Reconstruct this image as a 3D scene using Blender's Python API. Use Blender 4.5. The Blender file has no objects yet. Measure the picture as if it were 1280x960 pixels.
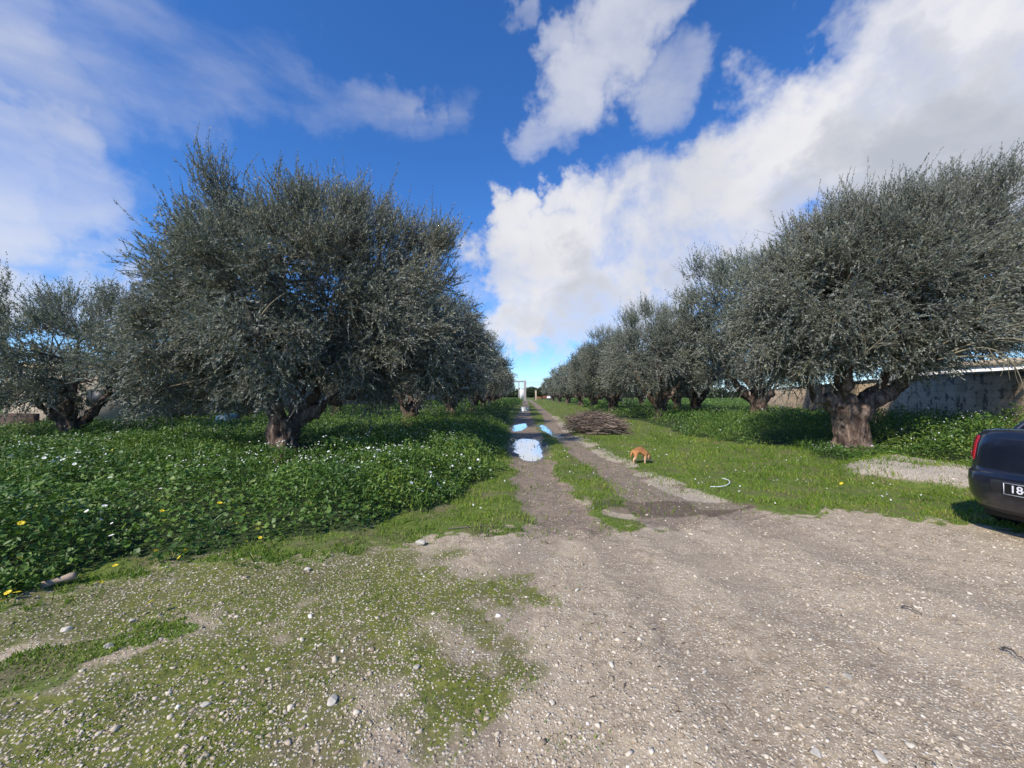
import bpy, bmesh, math
import numpy as np
from mathutils import Vector, Matrix

rad = math.radians
S = bpy.context.scene
C = S.collection
rng = np.random.default_rng(7)

# ------------------------------------------------------------------ camera
F = 482.0                       # focal length in px of the 1280 px wide photograph
HZ = 494.0                      # horizon row
H = 1.5                         # camera height
PITCH = math.atan((HZ - 480) / F)
cam = bpy.data.cameras.new('camera')
cam.sensor_width = 36.0
cam.lens = F / 1280 * 36.0
cam.clip_start = 0.05
cam.clip_end = 6000
camo = bpy.data.objects.new('camera', cam)
camo.location = (0, 0, H)
camo.rotation_euler = (rad(90) + PITCH, 0, 0)
C.objects.link(camo)
S.camera = camo

def ray(px, py):
    u = (px - 640) / F
    v = (480 - py) / F
    c, s = math.cos(PITCH), math.sin(PITCH)
    return np.array([u, c - v * s, s + v * c])

def gp(px, py, z=0.0):
    """where the sight line of a pixel meets height z"""
    d = ray(px, py)
    t = (z - H) / d[2]
    return np.array([d[0] * t, d[1] * t])

# ------------------------------------------------------------------ world and sun
SUN_DIR = Vector((-0.62, -0.78, 0.0)).normalized()
ELEV = rad(41)
SUN_DIR = Vector((SUN_DIR.x * math.cos(ELEV), SUN_DIR.y * math.cos(ELEV), math.sin(ELEV)))
sl = bpy.data.lights.new('sun', 'SUN')
sl.energy = 3.8
sl.angle = rad(2.0)
sl.color = (1.0, 0.91, 0.77)
so = bpy.data.objects.new('sun', sl)
so.rotation_euler = SUN_DIR.to_track_quat('Z', 'Y').to_euler()
so.location = (-20, -15, 30)
C.objects.link(so)

S.view_settings.view_transform = 'Standard'
S.view_settings.look = 'None'
S.view_settings.exposure = 0.48
S.view_settings.gamma = 1.0
S.view_settings.use_curve_mapping = False
try:
    S.cycles.max_bounces = 5
    S.cycles.diffuse_bounces = 3
    S.cycles.glossy_bounces = 2
    S.cycles.transmission_bounces = 3
    S.cycles.transparent_max_bounces = 4
    S.cycles.sample_clamp_indirect = 4.0
    S.cycles.use_denoising = True
except Exception:
    pass


class NT:
    """tiny helper for node trees"""
    def __init__(self, tree):
        self.t = tree
        self.n = tree.nodes
        self.l = tree.links
    def node(self, typ, **kw):
        nd = self.n.new(typ)
        ins = kw.pop('ins', {})
        for k, v in kw.items():
            setattr(nd, k, v)
        for k, v in ins.items():
            self.set(nd.inputs[k], v)
        return nd
    def set(self, sock, v):
        if isinstance(v, bpy.types.NodeSocket):
            self.l.new(v, sock)
        else:
            sock.default_value = v
    def math(self, op, a, b=None, c=None, clamp=False):
        nd = self.n.new('ShaderNodeMath')
        nd.operation = op
        nd.use_clamp = clamp
        self.set(nd.inputs[0], a)
        if b is not None: self.set(nd.inputs[1], b)
        if c is not None: self.set(nd.inputs[2], c)
        return nd.outputs[0]
    def ss(self, x, a, b, o0=0.0, o1=1.0):
        nd = self.n.new('ShaderNodeMapRange')
        nd.interpolation_type = 'SMOOTHSTEP'
        self.set(nd.inputs['Value'], x)
        nd.inputs['From Min'].default_value = a
        nd.inputs['From Max'].default_value = b
        nd.inputs['To Min'].default_value = o0
        nd.inputs['To Max'].default_value = o1
        return nd.outputs[0]
    def mix(self, f, a, b, blend='MIX'):
        nd = self.n.new('ShaderNodeMix')
        nd.data_type = 'RGBA'
        nd.blend_type = blend
        self.set(nd.inputs[0], f)
        self.set(nd.inputs[6], a)
        self.set(nd.inputs[7], b)
        return nd.outputs[2]
    def noise(self, vec, scale, detail=4, rough=0.5, dist=0.0):
        nd = self.n.new('ShaderNodeTexNoise')
        if vec is not None: self.l.new(vec, nd.inputs['Vector'])
        nd.inputs['Scale'].default_value = scale
        nd.inputs['Detail'].default_value = detail
        nd.inputs['Roughness'].default_value = rough
        nd.inputs['Distortion'].default_value = dist
        return nd

def build_world():
    w = bpy.data.worlds.new('World')
    S.world = w
    w.use_nodes = True
    w.node_tree.nodes.clear()
    T = NT(w.node_tree)
    sky = T.node('ShaderNodeTexSky', sky_type='NISHITA', sun_disc=False)
    sky.sun_elevation = ELEV
    sky.sun_rotation = math.atan2(SUN_DIR.x, SUN_DIR.y)
    sky.air_density = 1.0
    sky.dust_density = 0.35
    sky.ozone_density = 2.5
    tc = T.node('ShaderNodeTexCoord')
    vdir = tc.outputs['Generated']
    skyc = T.mix(1.0, sky.outputs[0], (0.62, 0.81, 1.14, 1), 'MULTIPLY')
    hs = T.node('ShaderNodeHueSaturation', ins={'Saturation': 1.10, 'Value': 1.0, 'Color': skyc})
    # clouds: lobes round directions, broken up by noise
    n1 = T.noise(vdir, 3.4, 7, 0.60, 0.5)
    n2 = T.noise(vdir, 9.0, 5, 0.6, 0.2)
    mp = T.node('ShaderNodeMapping', ins={'Vector': vdir, 'Rotation': (0.25, -0.45, 0.2), 'Scale': (1.2, 1.0, 3.2)})
    n3 = T.noise(mp.outputs[0], 2.2, 6, 0.52, 0.35)
    wn = T.noise(vdir, 5.5, 5, 0.6)
    wo = T.node('ShaderNodeVectorMath', operation='SUBTRACT', ins={0: wn.outputs['Color'], 1: (0.5, 0.5, 0.5)})
    wo = T.node('ShaderNodeVectorMath', operation='SCALE', ins={0: wo.outputs[0], 'Scale': 0.42})
    wd = T.node('ShaderNodeVectorMath', operation='ADD', ins={0: vdir, 1: wo.outputs[0]})
    wd = T.node('ShaderNodeVectorMath', operation='NORMALIZE', ins={0: wd.outputs[0]})
    wo2 = T.node('ShaderNodeVectorMath', operation='SCALE', ins={0: wo.outputs[0], 'Scale': 0.70})
    wd2 = T.node('ShaderNodeVectorMath', operation='ADD', ins={0: vdir, 1: wo2.outputs[0]})
    wd2 = T.node('ShaderNodeVectorMath', operation='NORMALIZE', ins={0: wd2.outputs[0]})
    def lobes(lst, wd=wd):
        tot = None
        for (px, py, r, s) in lst:
            d = ray(px, py); d /= np.linalg.norm(d)
            d2 = ray(px, py) + np.array([0, 0, r / F]); d2 /= np.linalg.norm(d2)
            cr = float(np.dot(d, d2))
            dp = T.node('ShaderNodeVectorMath', operation='DOT_PRODUCT', ins={0: wd.outputs[0], 1: tuple(d)})
            v = T.ss(dp.outputs['Value'], 1 - (1 - cr) * 1.9, 1 - (1 - cr) * 0.10, 0.0, s)
            tot = v if tot is None else T.math('MAXIMUM', tot, v)
            tot.node.label = 'lobe'
        return tot
    big = lobes([(1330, 0, 170, 1), (1210, 40, 150, 1), (1110, 75, 135, 1), (1040, 60, 85, .85), (1290, 170, 170, 1), (1160, 190, 140, 1),
                 (1030, 190, 125, 1), (930, 235, 115, .95), (845, 260, 100, .9), (800, 215, 60, .7), (770, 300, 85, .95), (860, 330, 80, .85),
                 (690, 350, 75, .95), (640, 330, 60, .95), (635, 395, 60, .95), (720, 385, 65, .85), (640, 275, 45, .8), (712, 258, 38, .75), (600, 350, 40, .6),
                 (800, 375, 60, .6), (15, 350, 70, .8), (100, 365, 60, .75), (-90, 330, 90, .8), (1500, 200, 260, 1), (1500, -150, 240, 1)])
    wisp = lobes([(770, 50, 85, .95), (725, 110, 70, .95), (690, 160, 50, .85), (810, 15, 70, .85), (830, 110, 50, .55), (700, 60, 50, .7),
                  (650, 10, 35, .45),
                  (-20, 205, 110, .85), (70, 215, 90, .75), (150, 235, 50, .5), (40, 110, 130, .5), (20, 20, 120, .45), (190, 60, 110, .42),
                  (270, 70, 90, .40), (330, 82, 80, .42), (375, 95, 65, .42), (420, 108, 55, .42), (460, 120, 48, .40), (500, 130, 42, .40), (540, 142, 38, .36), (580, 152, 34, .3), (40, 290, 60, .4)], wd2)
    shade = lobes([(1260, 250, 190, 1), (1130, 300, 130, 1), (1000, 320, 110, .95), (1180, 120, 90, .8), (1050, 200, 70, .7), (880, 335, 70, .8), (720, 400, 70, .7), (640, 385, 40, .5), (1400, 100, 150, .8)])
    a = T.math('ADD', T.math('MULTIPLY', n1.outputs[0], 1.7), T.math('MULTIPLY', n2.outputs[0], 0.7))
    dens = T.math('ADD', big, T.math('SUBTRACT', a, 1.2))
    m_big = T.math('MULTIPLY', T.ss(dens, 0.24, 1.08), T.ss(big, 0.0, 0.40))
    a2 = T.math('ADD', T.math('MULTIPLY', n3.outputs[0], 1.7), T.math('MULTIPLY', n2.outputs[0], 0.3))
    dens2 = T.math('ADD', wisp, T.math('SUBTRACT', a2, 1.0))
    m_w = T.math('MULTIPLY', T.math('MULTIPLY', T.ss(dens2, 0.16, 1.15), T.ss(wisp, 0.0, 0.35)), 0.75)
    mask = T.math('MAXIMUM', m_big, m_w)
    # thick cloud is greyer inside
    n4 = T.noise(vdir, 2.1, 5, 0.55, 0.3)
    grey = T.math('MULTIPLY', T.ss(dens, 0.5, 1.1), T.ss(T.math('ADD', shade, T.math('MULTIPLY', T.math('SUBTRACT', n1.outputs[0], 0.5), 1.6)), 0.15, 1.15))
    grey = T.math('MULTIPLY', grey, 0.9)
    grey = T.math('MAXIMUM', grey, T.math('MULTIPLY', T.ss(n4.outputs[0], 0.42, 0.66), 0.4))
    ccol = T.mix(grey, (0.92, 0.92, 0.96, 1), (0.50, 0.54, 0.63, 1))
    sepd = T.node('ShaderNodeSeparateXYZ', ins={0: vdir})
    low = T.ss(sepd.outputs[2], 0.02, 0.30)
    ccol = T.mix(low, T.mix(0.35, ccol, (0.50, 0.60, 0.75, 1)), ccol)
    bs = T.node('ShaderNodeBackground', ins={'Color': hs.outputs[0], 'Strength': 0.125})
    bc = T.node('ShaderNodeBackground', ins={'Color': ccol, 'Strength': 0.66})
    mx = T.node('ShaderNodeMixShader', ins={0: mask, 1: bs.outputs[0], 2: bc.outputs[0]})
    out = T.node('ShaderNodeOutputWorld')
    T.l.new(mx.outputs[0], out.inputs[0])
build_world()

# ------------------------------------------------------------------ numpy tools
def _hash(ix, iy, iz, seed):
    h = (ix * 374761393 + iy * 668265263 + iz * 2147483647 + seed * 1274126177) & 0xFFFFFFFF
    h = ((h ^ (h >> 13)) * 1274126177) & 0xFFFFFFFF
    h = (h ^ (h >> 16)) & 0xFFFFFF
    return h / float(0xFFFFFF)

def vnoise(x, y, z=None, seed=0):
    x = np.asarray(x, float); y = np.asarray(y, float)
    z = np.zeros_like(x) if z is None else np.asarray(z, float)
    ix, iy, iz = np.floor(x).astype(np.int64), np.floor(y).astype(np.int64), np.floor(z).astype(np.int64)
    fx, fy, fz = x - ix, y - iy, z - iz
    fx, fy, fz = [f * f * (3 - 2 * f) for f in (fx, fy, fz)]
    r = 0
    for dx in (0, 1):
        for dy in (0, 1):
            for dz in (0, 1):
                wgt = (fx if dx else 1 - fx) * (fy if dy else 1 - fy) * (fz if dz else 1 - fz)
                r = r + wgt * _hash(ix + dx, iy + dy, iz + dz, seed)
    return r

def fbm(x, y, z=None, seed=0, oct=4):
    r, a, t = 0, 0.5, 0
    for o in range(oct):
        f = 2.0 ** o
        r = r + a * vnoise(np.asarray(x) * f + 13.7 * o, np.asarray(y) * f + 7.1 * o, None if z is None else np.asarray(z) * f, seed + o)
        t += a; a *= 0.5
    return r / t

def sstep(x, a, b):
    t = np.clip((x - a) / (b - a), 0, 1)
    return t * t * (3 - 2 * t)

def npmesh(name, V, Fa, mat=None, parent=None, attrs=None, smooth=False, fattrs=None, loc=None, matidx=None):
    """V (n,3), Fa (m,k) faces of one arity"""
    V = np.ascontiguousarray(V, np.float32).reshape(-1, 3)
    Fa = np.ascontiguousarray(Fa, np.int32)
    k = Fa.shape[1]
    me = bpy.data.meshes.new(name)
    me.vertices.add(len(V)); me.vertices.foreach_set('co', V.ravel())
    me.loops.add(Fa.size); me.loops.foreach_set('vertex_index', Fa.ravel())
    me.polygons.add(len(Fa))
    me.polygons.foreach_set('loop_start', np.arange(0, Fa.size, k, dtype=np.int32))
    me.polygons.foreach_set('loop_total', np.full(len(Fa), k, np.int32))
    if smooth:
        me.polygons.foreach_set('use_smooth', np.ones(len(Fa), bool))
    if attrs:
        for an, arr in attrs.items():
            at_ = me.attributes.new(an, 'FLOAT_COLOR', 'POINT')
            at_.data.foreach_set('color', np.ascontiguousarray(arr, np.float32).ravel())
    if fattrs:
        for an, arr in fattrs.items():
            at_ = me.attributes.new(an, 'FLOAT', 'FACE')
            at_.data.foreach_set('value', np.ascontiguousarray(arr, np.float32).ravel())
    me.update(calc_edges=True)
    me.validate(verbose=False) if False else None
    if mat: me.materials.append(mat)
    o = bpy.data.objects.new(name, me)
    C.objects.link(o)
    if parent: o.parent = parent
    if loc is not None: o.location = loc
    return o

def empty(name, loc=(0, 0, 0), rz=0.0):
    o = bpy.data.objects.new(name, None)
    o.empty_display_size = 0.2
    o.location = loc
    o.rotation_euler = (0, 0, rz)
    C.objects.link(o)
    return o

def tag(o, label=None, cat=None, group=None, kind=None):
    if label: o['label'] = label
    if cat: o['category'] = cat
    if group: o['group'] = group
    if kind: o['kind'] = kind
    return o

def nrm(v):
    return v / np.maximum(np.linalg.norm(v, axis=-1, keepdims=True), 1e-9)

def scatter(tv, tf, pos, R, s):
    """instances of a template: tv (k,3), tf (m,a); pos (N,3), R (N,3,3) columns = axes, s (N,) or (N,3)"""
    s = np.asarray(s, float)
    if s.ndim == 1: s = s[:, None] * np.ones(3)
    V = np.einsum('nij,nkj->nki', R, tv[None] * s[:, None, :]) + pos[:, None, :]
    k = len(tv)
    Fo = tf[None] + (np.arange(len(pos)) * k)[:, None, None]
    return V.reshape(-1, 3), Fo.reshape(-1, tf.shape[1])

def frames(zaxis, spin):
    """rotation matrices whose z column is zaxis"""
    z = nrm(zaxis)
    up = np.where(np.abs(z[:, 2:3]) < 0.95, np.array([[0, 0, 1.0]]), np.array([[1.0, 0, 0]]))
    x = nrm(np.cross(up, z)); y = np.cross(z, x)
    c, s_ = np.cos(spin)[:, None], np.sin(spin)[:, None]
    x2 = x * c + y * s_
    y2 = -x * s_ + y * c
    return np.stack([x2, y2, z], axis=2)

def tubes(P, Rr, sides=4):
    """P (N,m,3) paths, Rr (N,m) radii -> V, F"""
    N, m, _ = P.shape
    T_ = np.gradient(P, axis=1)
    T_ = nrm(T_)
    ref = np.where(np.abs(T_[..., 2:3]) < 0.9, np.array([0, 0, 1.0]), np.array([1.0, 0, 0]))
    X = nrm(np.cross(ref, T_)); Y = np.cross(T_, X)
    a = np.arange(sides) / sides * 2 * np.pi
    V = P[:, :, None, :] + Rr[:, :, None, None] * (X[:, :, None, :] * np.cos(a)[None, None, :, None] + Y[:, :, None, :] * np.sin(a)[None, None, :, None])
    idx = np.arange(N * m * sides).reshape(N, m, sides)
    a0 = idx[:, :-1, :]; a1 = np.roll(a0, -1, axis=2); b0 = idx[:, 1:, :]; b1 = np.roll(b0, -1, axis=2)
    Fo = np.stack([a0, a1, b1, b0], axis=-1).reshape(-1, 4)
    return V.reshape(-1, 3), Fo

# ------------------------------------------------------------------ materials
def newmat(name):
    m = bpy.data.materials.new(name)
    m.use_nodes = True
    m.node_tree.nodes.clear()
    T = NT(m.node_tree)
    out = T.node('ShaderNodeOutputMaterial')
    return m, T, out

def simple(name, col, rough=0.6, metal=0.0, noise=0.15, nscale=20, bump=0.0, spec=0.5, coat=0.0):
    m, T, out = newmat(name)
    tc = T.node('ShaderNodeTexCoord')
    n = T.noise(tc.outputs['Object'], nscale, 5, 0.6)
    v = T.ss(n.outputs[0], 0.3, 0.7, 1 - noise, 1 + noise)
    c = T.node('ShaderNodeVectorMath', operation='SCALE', ins={0: tuple(col[:3]), 'Scale': v})
    p = T.node('ShaderNodeBsdfPrincipled', ins={'Base Color': c.outputs[0], 'Roughness': rough, 'Metallic': metal,
                                                'Specular IOR Level': spec, 'Coat Weight': coat})
    if bump:
        b = T.node('ShaderNodeBump', ins={'Strength': 0.6, 'Distance': bump, 'Height': n.outputs[0]})
        T.l.new(b.outputs[0], p.inputs['Normal'])
    T.l.new(p.outputs[0], out.inputs[0])
    return m

def leafmat(name, ramp, back=None, rough=0.5, trans=0.25, spec=0.5):
    """ramp: colours picked by the per-leaf attribute 'tone'; back: pale underside of the blade"""
    m, T, out = newmat(name)
    at_ = T.node('ShaderNodeAttribute', attribute_name='tone')
    cr = T.node('ShaderNodeValToRGB')
    cr.color_ramp.interpolation = 'LINEAR'
    els = cr.color_ramp.elements
    while len(els) < len(ramp): els.new(0.5)
    for e, (p_, c_) in zip(els, ramp):
        e.position = p_; e.color = (*c_, 1)
    T.l.new(at_.outputs['Fac'], cr.inputs[0])
    col = cr.outputs[0]
    if back:
        g = T.node('ShaderNodeNewGeometry')
        col = T.mix(g.outputs['Backfacing'], col, T.mix(0.75, col, (*back, 1)))
    p = T.node('ShaderNodeBsdfPrincipled', ins={'Base Color': col, 'Roughness': rough, 'Specular IOR Level': spec})
    if trans > 0:
        t = T.node('ShaderNodeBsdfTranslucent', ins={'Color': T.mix(1.0, col, (1.1, 1.2, 0.7, 1), 'MULTIPLY')})
        mx = T.node('ShaderNodeMixShader', ins={0: trans, 1: p.outputs[0], 2: t.outputs[0]})
        T.l.new(mx.outputs[0], out.inputs[0])
    else:
        T.l.new(p.outputs[0], out.inputs[0])
    return m

def bark_material():
    m, T, out = newmat('olive_bark')
    tc = T.node('ShaderNodeTexCoord')
    mp = T.node('ShaderNodeMapping', ins={'Vector': tc.outputs['Object'], 'Scale': (1, 1, 0.33)})
    n1 = T.noise(mp.outputs[0], 9, 8, 0.65, 0.6)
    n2 = T.noise(tc.outputs['Object'], 2.3, 4, 0.5)
    n3 = T.noise(mp.outputs[0], 34, 4, 0.6)
    n4 = T.noise(tc.outputs['Object'], 5.0, 3, 0.5)
    c = T.mix(T.ss(n1.outputs[0], 0.40, 0.66), (0.075, 0.05, 0.038, 1), (0.28, 0.205, 0.160, 1))
    c = T.mix(T.math('MULTIPLY', T.ss(n2.outputs[0], 0.45, 0.7), 0.55), c, (0.16, 0.145, 0.13, 1))
    c = T.mix(T.ss(n4.outputs[0], 0.64, 0.70), c, (0.025, 0.018, 0.014, 1))  # near-black spots put the shade of hollows into the bark colour
    p = T.node('ShaderNodeBsdfPrincipled', ins={'Base Color': c, 'Roughness': 0.9, 'Specular IOR Level': 0.2})
    hgt = T.math('ADD', n1.outputs[0], T.math('MULTIPLY', n3.outputs[0], 0.4))
    b = T.node('ShaderNodeBump', ins={'Strength': 1.0, 'Distance': 0.08, 'Height': hgt})
    T.l.new(b.outputs[0], p.inputs['Normal'])
    T.l.new(p.outputs[0], out.inputs[0])
    return m

M = {}
M['bark'] = bark_material()
M['twig'] = simple('olive_twig', (0.13, 0.11, 0.085), 0.85, noise=0.3, nscale=3)
M['bare'] = simple('bare_branch', (0.22, 0.19, 0.125), 0.85, noise=0.25, nscale=6)
M['leaf'] = leafmat('olive_leaf', [(0, (0.068, 0.080, 0.062)), (0.5, (0.136, 0.151, 0.116)), (0.85, (0.215, 0.225, 0.165)), (1.0, (0.31, 0.29, 0.19))],
                    back=(0.31, 0.33, 0.295), rough=0.6, trans=0.16, spec=0.25)
M['weed'] = leafmat('weed_leaf', [(0, (0.028, 0.062, 0.014)), (0.45, (0.070, 0.145, 0.024)), (0.8, (0.145, 0.24, 0.034)), (1.0, (0.27, 0.31, 0.06))],
                    rough=0.5, trans=0.22, spec=0.45)
M['grass'] = leafmat('grass_blade', [(0, (0.055, 0.110, 0.014)), (0.5, (0.135, 0.225, 0.022)), (0.85, (0.23, 0.30, 0.034)), (1.0, (0.32, 0.27, 0.11))],
                     rough=0.55, trans=0.25, spec=0.35)
M['petal'] = leafmat('white_petal', [(0, (0.75, 0.78, 0.78)), (1, (0.85, 0.85, 0.8))], rough=0.6, trans=0.3, spec=0.3)
M['ypetal'] = simple('yellow_petal', (0.75, 0.56, 0.02), 0.6, noise=0.1)
M['stone'] = leafmat('limestone_pebble', [(0, (0.27, 0.21, 0.145)), (0.4, (0.44, 0.365, 0.27)), (0.8, (0.62, 0.55, 0.44)), (1.0, (0.78, 0.73, 0.64))],
                     rough=0.85, trans=0.0, spec=0.25)

# ------------------------------------------------------------------ ground layout (all in metres, read off the photo through the ground plane)
def poly(pts, extra_front=(), extra_back=()):
    w = [gp(px, py) for px, py in pts]
    return np.array(list(extra_front) + [tuple(p) for p in w] + list(extra_back))

def sdf(x, y, P):
    """signed distance to polygon, positive inside"""
    x = np.asarray(x, float); y = np.asarray(y, float)
    d2 = np.full(x.shape, 1e18); ins = np.zeros(x.shape, bool)
    n = len(P)
    for i in range(n):
        ax, ay = P[i]; bx, by = P[(i + 1) % n]
        ex, ey = bx - ax, by - ay
        wx, wy = x - ax, y - ay
        t = np.clip((wx * ex + wy * ey) / (ex * ex + ey * ey + 1e-12), 0, 1)
        d2 = np.minimum(d2, (wx - ex * t) ** 2 + (wy - ey * t) ** 2)
        c = ((ay <= y) & (by > y)) | ((by <= y) & (ay > y))
        with np.errstate(divide='ignore', invalid='ignore'):
            xi = ax + (y - ay) * ex / (ey if ey != 0 else 1e-12)
        ins ^= c & (x < xi)
    d = np.sqrt(d2)
    return np.where(ins, d, -d)

def pdist(x, y, pts, widths):
    """distance to a polyline divided by local half width"""
    best = np.full(np.shape(x), 1e9)
    for i in range(len(pts) - 1):
        (ax, ay), (bx, by) = pts[i], pts[i + 1]
        ex, ey = bx - ax, by - ay
        t = np.clip(((x - ax) * ex + (y - ay) * ey) / (ex * ex + ey * ey), 0, 1)
        d = np.hypot(x - ax - ex * t, y - ay - ey * t)
        w = widths[i] * (1 - t) + widths[i + 1] * t
        best = np.minimum(best, d / w)
    return best

V_LEFT = poly([(0, 752), (60, 735), (120, 716), (200, 706), (250, 694), (370, 688), (440, 668), (515, 650), (560, 636), (590, 616), (622, 590), (634, 565), (634, 540), (637, 520), (643, 508)],
              extra_front=[(-30, 1.5), (-6, 2.2)], extra_back=[(1.0, 60), (3.6, 125), (-60, 125), (-60, 1.5)])
V_RIGHT = poly([(1215, 594), (1150, 585), (1090, 578), (1030, 576), (985, 560), (920, 556), (870, 548), (830, 536), (800, 526), (760, 522), (740, 514)],
               extra_front=[(40, 7.0), (14, 7.2)], extra_back=[(10.5, 60), (13, 125), (90, 125), (90, 7.0)])
TUFT = poly([(-60, 850), (60, 800), (140, 790), (250, 765), (235, 790), (150, 825), (60, 860), (-60, 890)])
FRONT = [(-8, 1.0)] + [tuple(gp(*p)) for p in [(0, 760), (120, 724), (250, 706), (370, 697), (440, 690), (520, 676), (560, 668), (600, 664), (640, 662), (690, 668), (760, 664), (840, 660), (900, 646), (1000, 645), (1100, 648), (1200, 660), (1300, 672)]] + [(12, 4.2), (30, 4.2)]
GRAVEL = np.array([(-30, -40)] + [(-30, 1.0)] + FRONT + [(30, -40)])
MOUND = poly([(1060, 584), (1100, 576), (1150, 582), (1215, 592), (1260, 604), (1230, 620), (1170, 612), (1120, 606), (1065, 600)])
RUT_L = [tuple(gp(*p)) for p in [(657, 499.5), (657, 506), (655, 518), (655, 535), (660, 560), (668, 590), (685, 620), (705, 655)]]
RUT_L = [(4.0, 140)] + RUT_L
WL = [0.6, .55, .5, .5, .62, .60, .42, .42, .5]
RUT_R = [tuple(gp(*p)) for p in [(661, 499.5), (670, 506), (685, 520), (700, 540), (730, 565), (775, 590), (820, 615), (870, 640), (930, 655)]]
RUT_R = [(5.6, 140)] + RUT_R
WR = [0.5, .5, .45, .42, .42, .42, .5, .65, .75, .6]
PUD = [  # outline polygons of standing water
    poly([(643, 556), (645, 549), (657, 546), (671, 547), (671, 552), (676, 559), (677, 567), (667, 573), (657, 571), (650, 565), (646, 560)]),
    poly([(639, 535), (644, 530), (655, 528), (657, 532), (651, 536), (641, 538)]),
    poly([(673, 530), (680, 529), (685, 534), (695, 543), (698, 547), (693, 546), (684, 539), (677, 535)]),
    poly([(652, 508), (659, 508), (659, 513), (653, 513)]),
]
WET = gp(832, 632)
LANES = [([gp(700, 640), gp(645, 720), gp(612, 820), gp(560, 960), gp(480, 1200)], .20), ([gp(800, 645), gp(950, 740), gp(1150, 860), gp(1350, 980)], .24),
         ([gp(930, 650), gp(1100, 705), gp(1300, 770)], .24), ([gp(740, 655), gp(850, 790), gp(960, 960)], .18)]

def ztrack(x, y):
    return 0

def zones(x, y):
    x = np.asarray(x, float); y = np.asarray(y, float)
    wob = (fbm(x * 1.7, y * 1.7, seed=5) - 0.5) * 0.9
    wob2 = (fbm(x * 5.0, y * 5.0, seed=9) - 0.5) * 0.5
    sl_, sr = sdf(x, y, V_LEFT), sdf(x, y, V_RIGHT)
    sg = sdf(x, y, GRAVEL)
    veg = np.maximum(sl_, sr) + wob * 0.8 + wob2 * 0.9
    far = 1 + np.clip(y - 20, 0, 200) * 0.01
    rl = pdist(x, y, RUT_L, WL) + wob * 0.8 + wob2 * 1.2
    rr = pdist(x, y, RUT_R, WR) + wob * 0.8 + wob2 * 1.2
    rut = np.maximum(1 - sstep(rl, 0.65, 1.25), 1 - sstep(rr, 0.65, 1.25))
    grav = sstep(sg + wob * 0.6 + wob2 * 0.8 + (fbm(x * 13, y * 13, seed=12) - 0.5) * 0.7, -0.22, 0.20)
    mound = sstep(sdf(x, y, MOUND) + wob2 * 0.4, -0.1, 0.1)
    tuft = sstep(sdf(x, y, TUFT) + wob2 * 0.9 + wob * 0.2, -0.12, 0.12)
    vegm = sstep(veg, -0.05, 0.25)
    wet = np.zeros_like(x)
    for P in PUD:
        wet = np.maximum(wet, sstep(sdf(x, y, P) + wob2 * 1.0 + wob * 0.3, -0.30, 0.05))
    wet = np.maximum(wet, 1 - sstep(np.hypot((x - WET[0]) / 1.2, (y - WET[1]) / 0.36) + wob2, 0.6, 1.2))
    pale = sstep(-sdf(x, y, MOUND), -0.2, 0) * 0
    # the pale raised lip right of the right rut
    lip = pdist(x - 0.45, y - 0.25, RUT_R[3:], [0.32] * 7) + wob * 0.9
    pale = (1 - sstep(lip, 0.3, 1.3)) * (y > 5.2) * (0.25 + 0.75 * sstep(fbm(x * 2.5, y * 2.5, seed=16), 0.40, 0.55))
    # left of centre the gravel is mossy
    mossc = fbm(x * 0.9 + 3, y * 0.9, seed=21) * 0.62 + fbm(x * 3.5, y * 3.5, seed=22) * 0.38
    edge = -0.12 - 0.11 * (y - 1.6)
    moss = sstep(mossc - 0.50 + 0.34 * np.clip(-(x - edge) * 0.7, -0.9, 0.62), -0.13, 0.20) * grav
    grass = (1 - grav) * (1 - rut * 0.9) * (1 - vegm)
    nearbare = (1 - sstep(y, 4.8, 6.6)) * sstep(x, 0.1, 0.7) * (1 - sstep(x, 2.6, 3.6))
    grass = grass * (1 - nearbare * sstep(fbm(x * 2.2, y * 2.2, seed=15), 0.40, 0.55))
    grass = np.maximum(grass, tuft)
    spot = fbm(x * 1.3 + 40, y * 1.3, seed=31)
    grass = grass * (1 - 0.8 * mound)
    lane = np.zeros_like(x)
    for L_, w_ in LANES:
        lane = np.maximum(lane, 1 - sstep(pdist(x, y, L_, [w_] * len(L_)) + wob * 1.4 + wob2 * 1.6, 0.5, 1.5))
    lane = lane * grav
    return dict(lane=lane, veg=vegm * (1 - mound), sveg=veg, grass=grass, rut=rut, grav=grav, moss=moss * (1 - tuft), wet=wet, pale=pale, mound=mound, tuft=tuft, left=sl_ > sr)

def ground_z(x, y, z_=None):
    x = np.asarray(x, float); y = np.asarray(y, float)
    Z = zones(x, y) if z_ is None else z_
    h = (fbm(x * 0.6, y * 0.6, seed=2) - 0.5) * 0.10 * np.clip(np.hypot(x, y) / 6, 0.2, 1)
    h = h + (fbm(x * 4, y * 4, seed=3) - 0.5) * 0.034
    h = h - Z['lane'] * 0.014 - Z['rut'] * 0.035 * (1 - Z['grav'])
    h = h + Z['grass'] * 0.01 + Z['veg'] * 0.04
    pd = np.zeros_like(x)
    for P in PUD:
        s = sdf(x, y, P)
        pd = np.maximum(pd, sstep(s, -0.45, 0.25))
    h = h * (1 - pd) + pd * (-0.125 + 0.05 * fbm(x * 3.5, y * 3.5, seed=66))
    md = sstep(sdf(x, y, MOUND), -0.35, 0.5)
    h = h + md * 0.20 + md * 0.08 * fbm(x * 3, y * 3, seed=8)
    h = h + 0.10 * np.exp(-((x - 8.6) ** 2 + (y - 9.9) ** 2) / 1.2)
    return h

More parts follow.
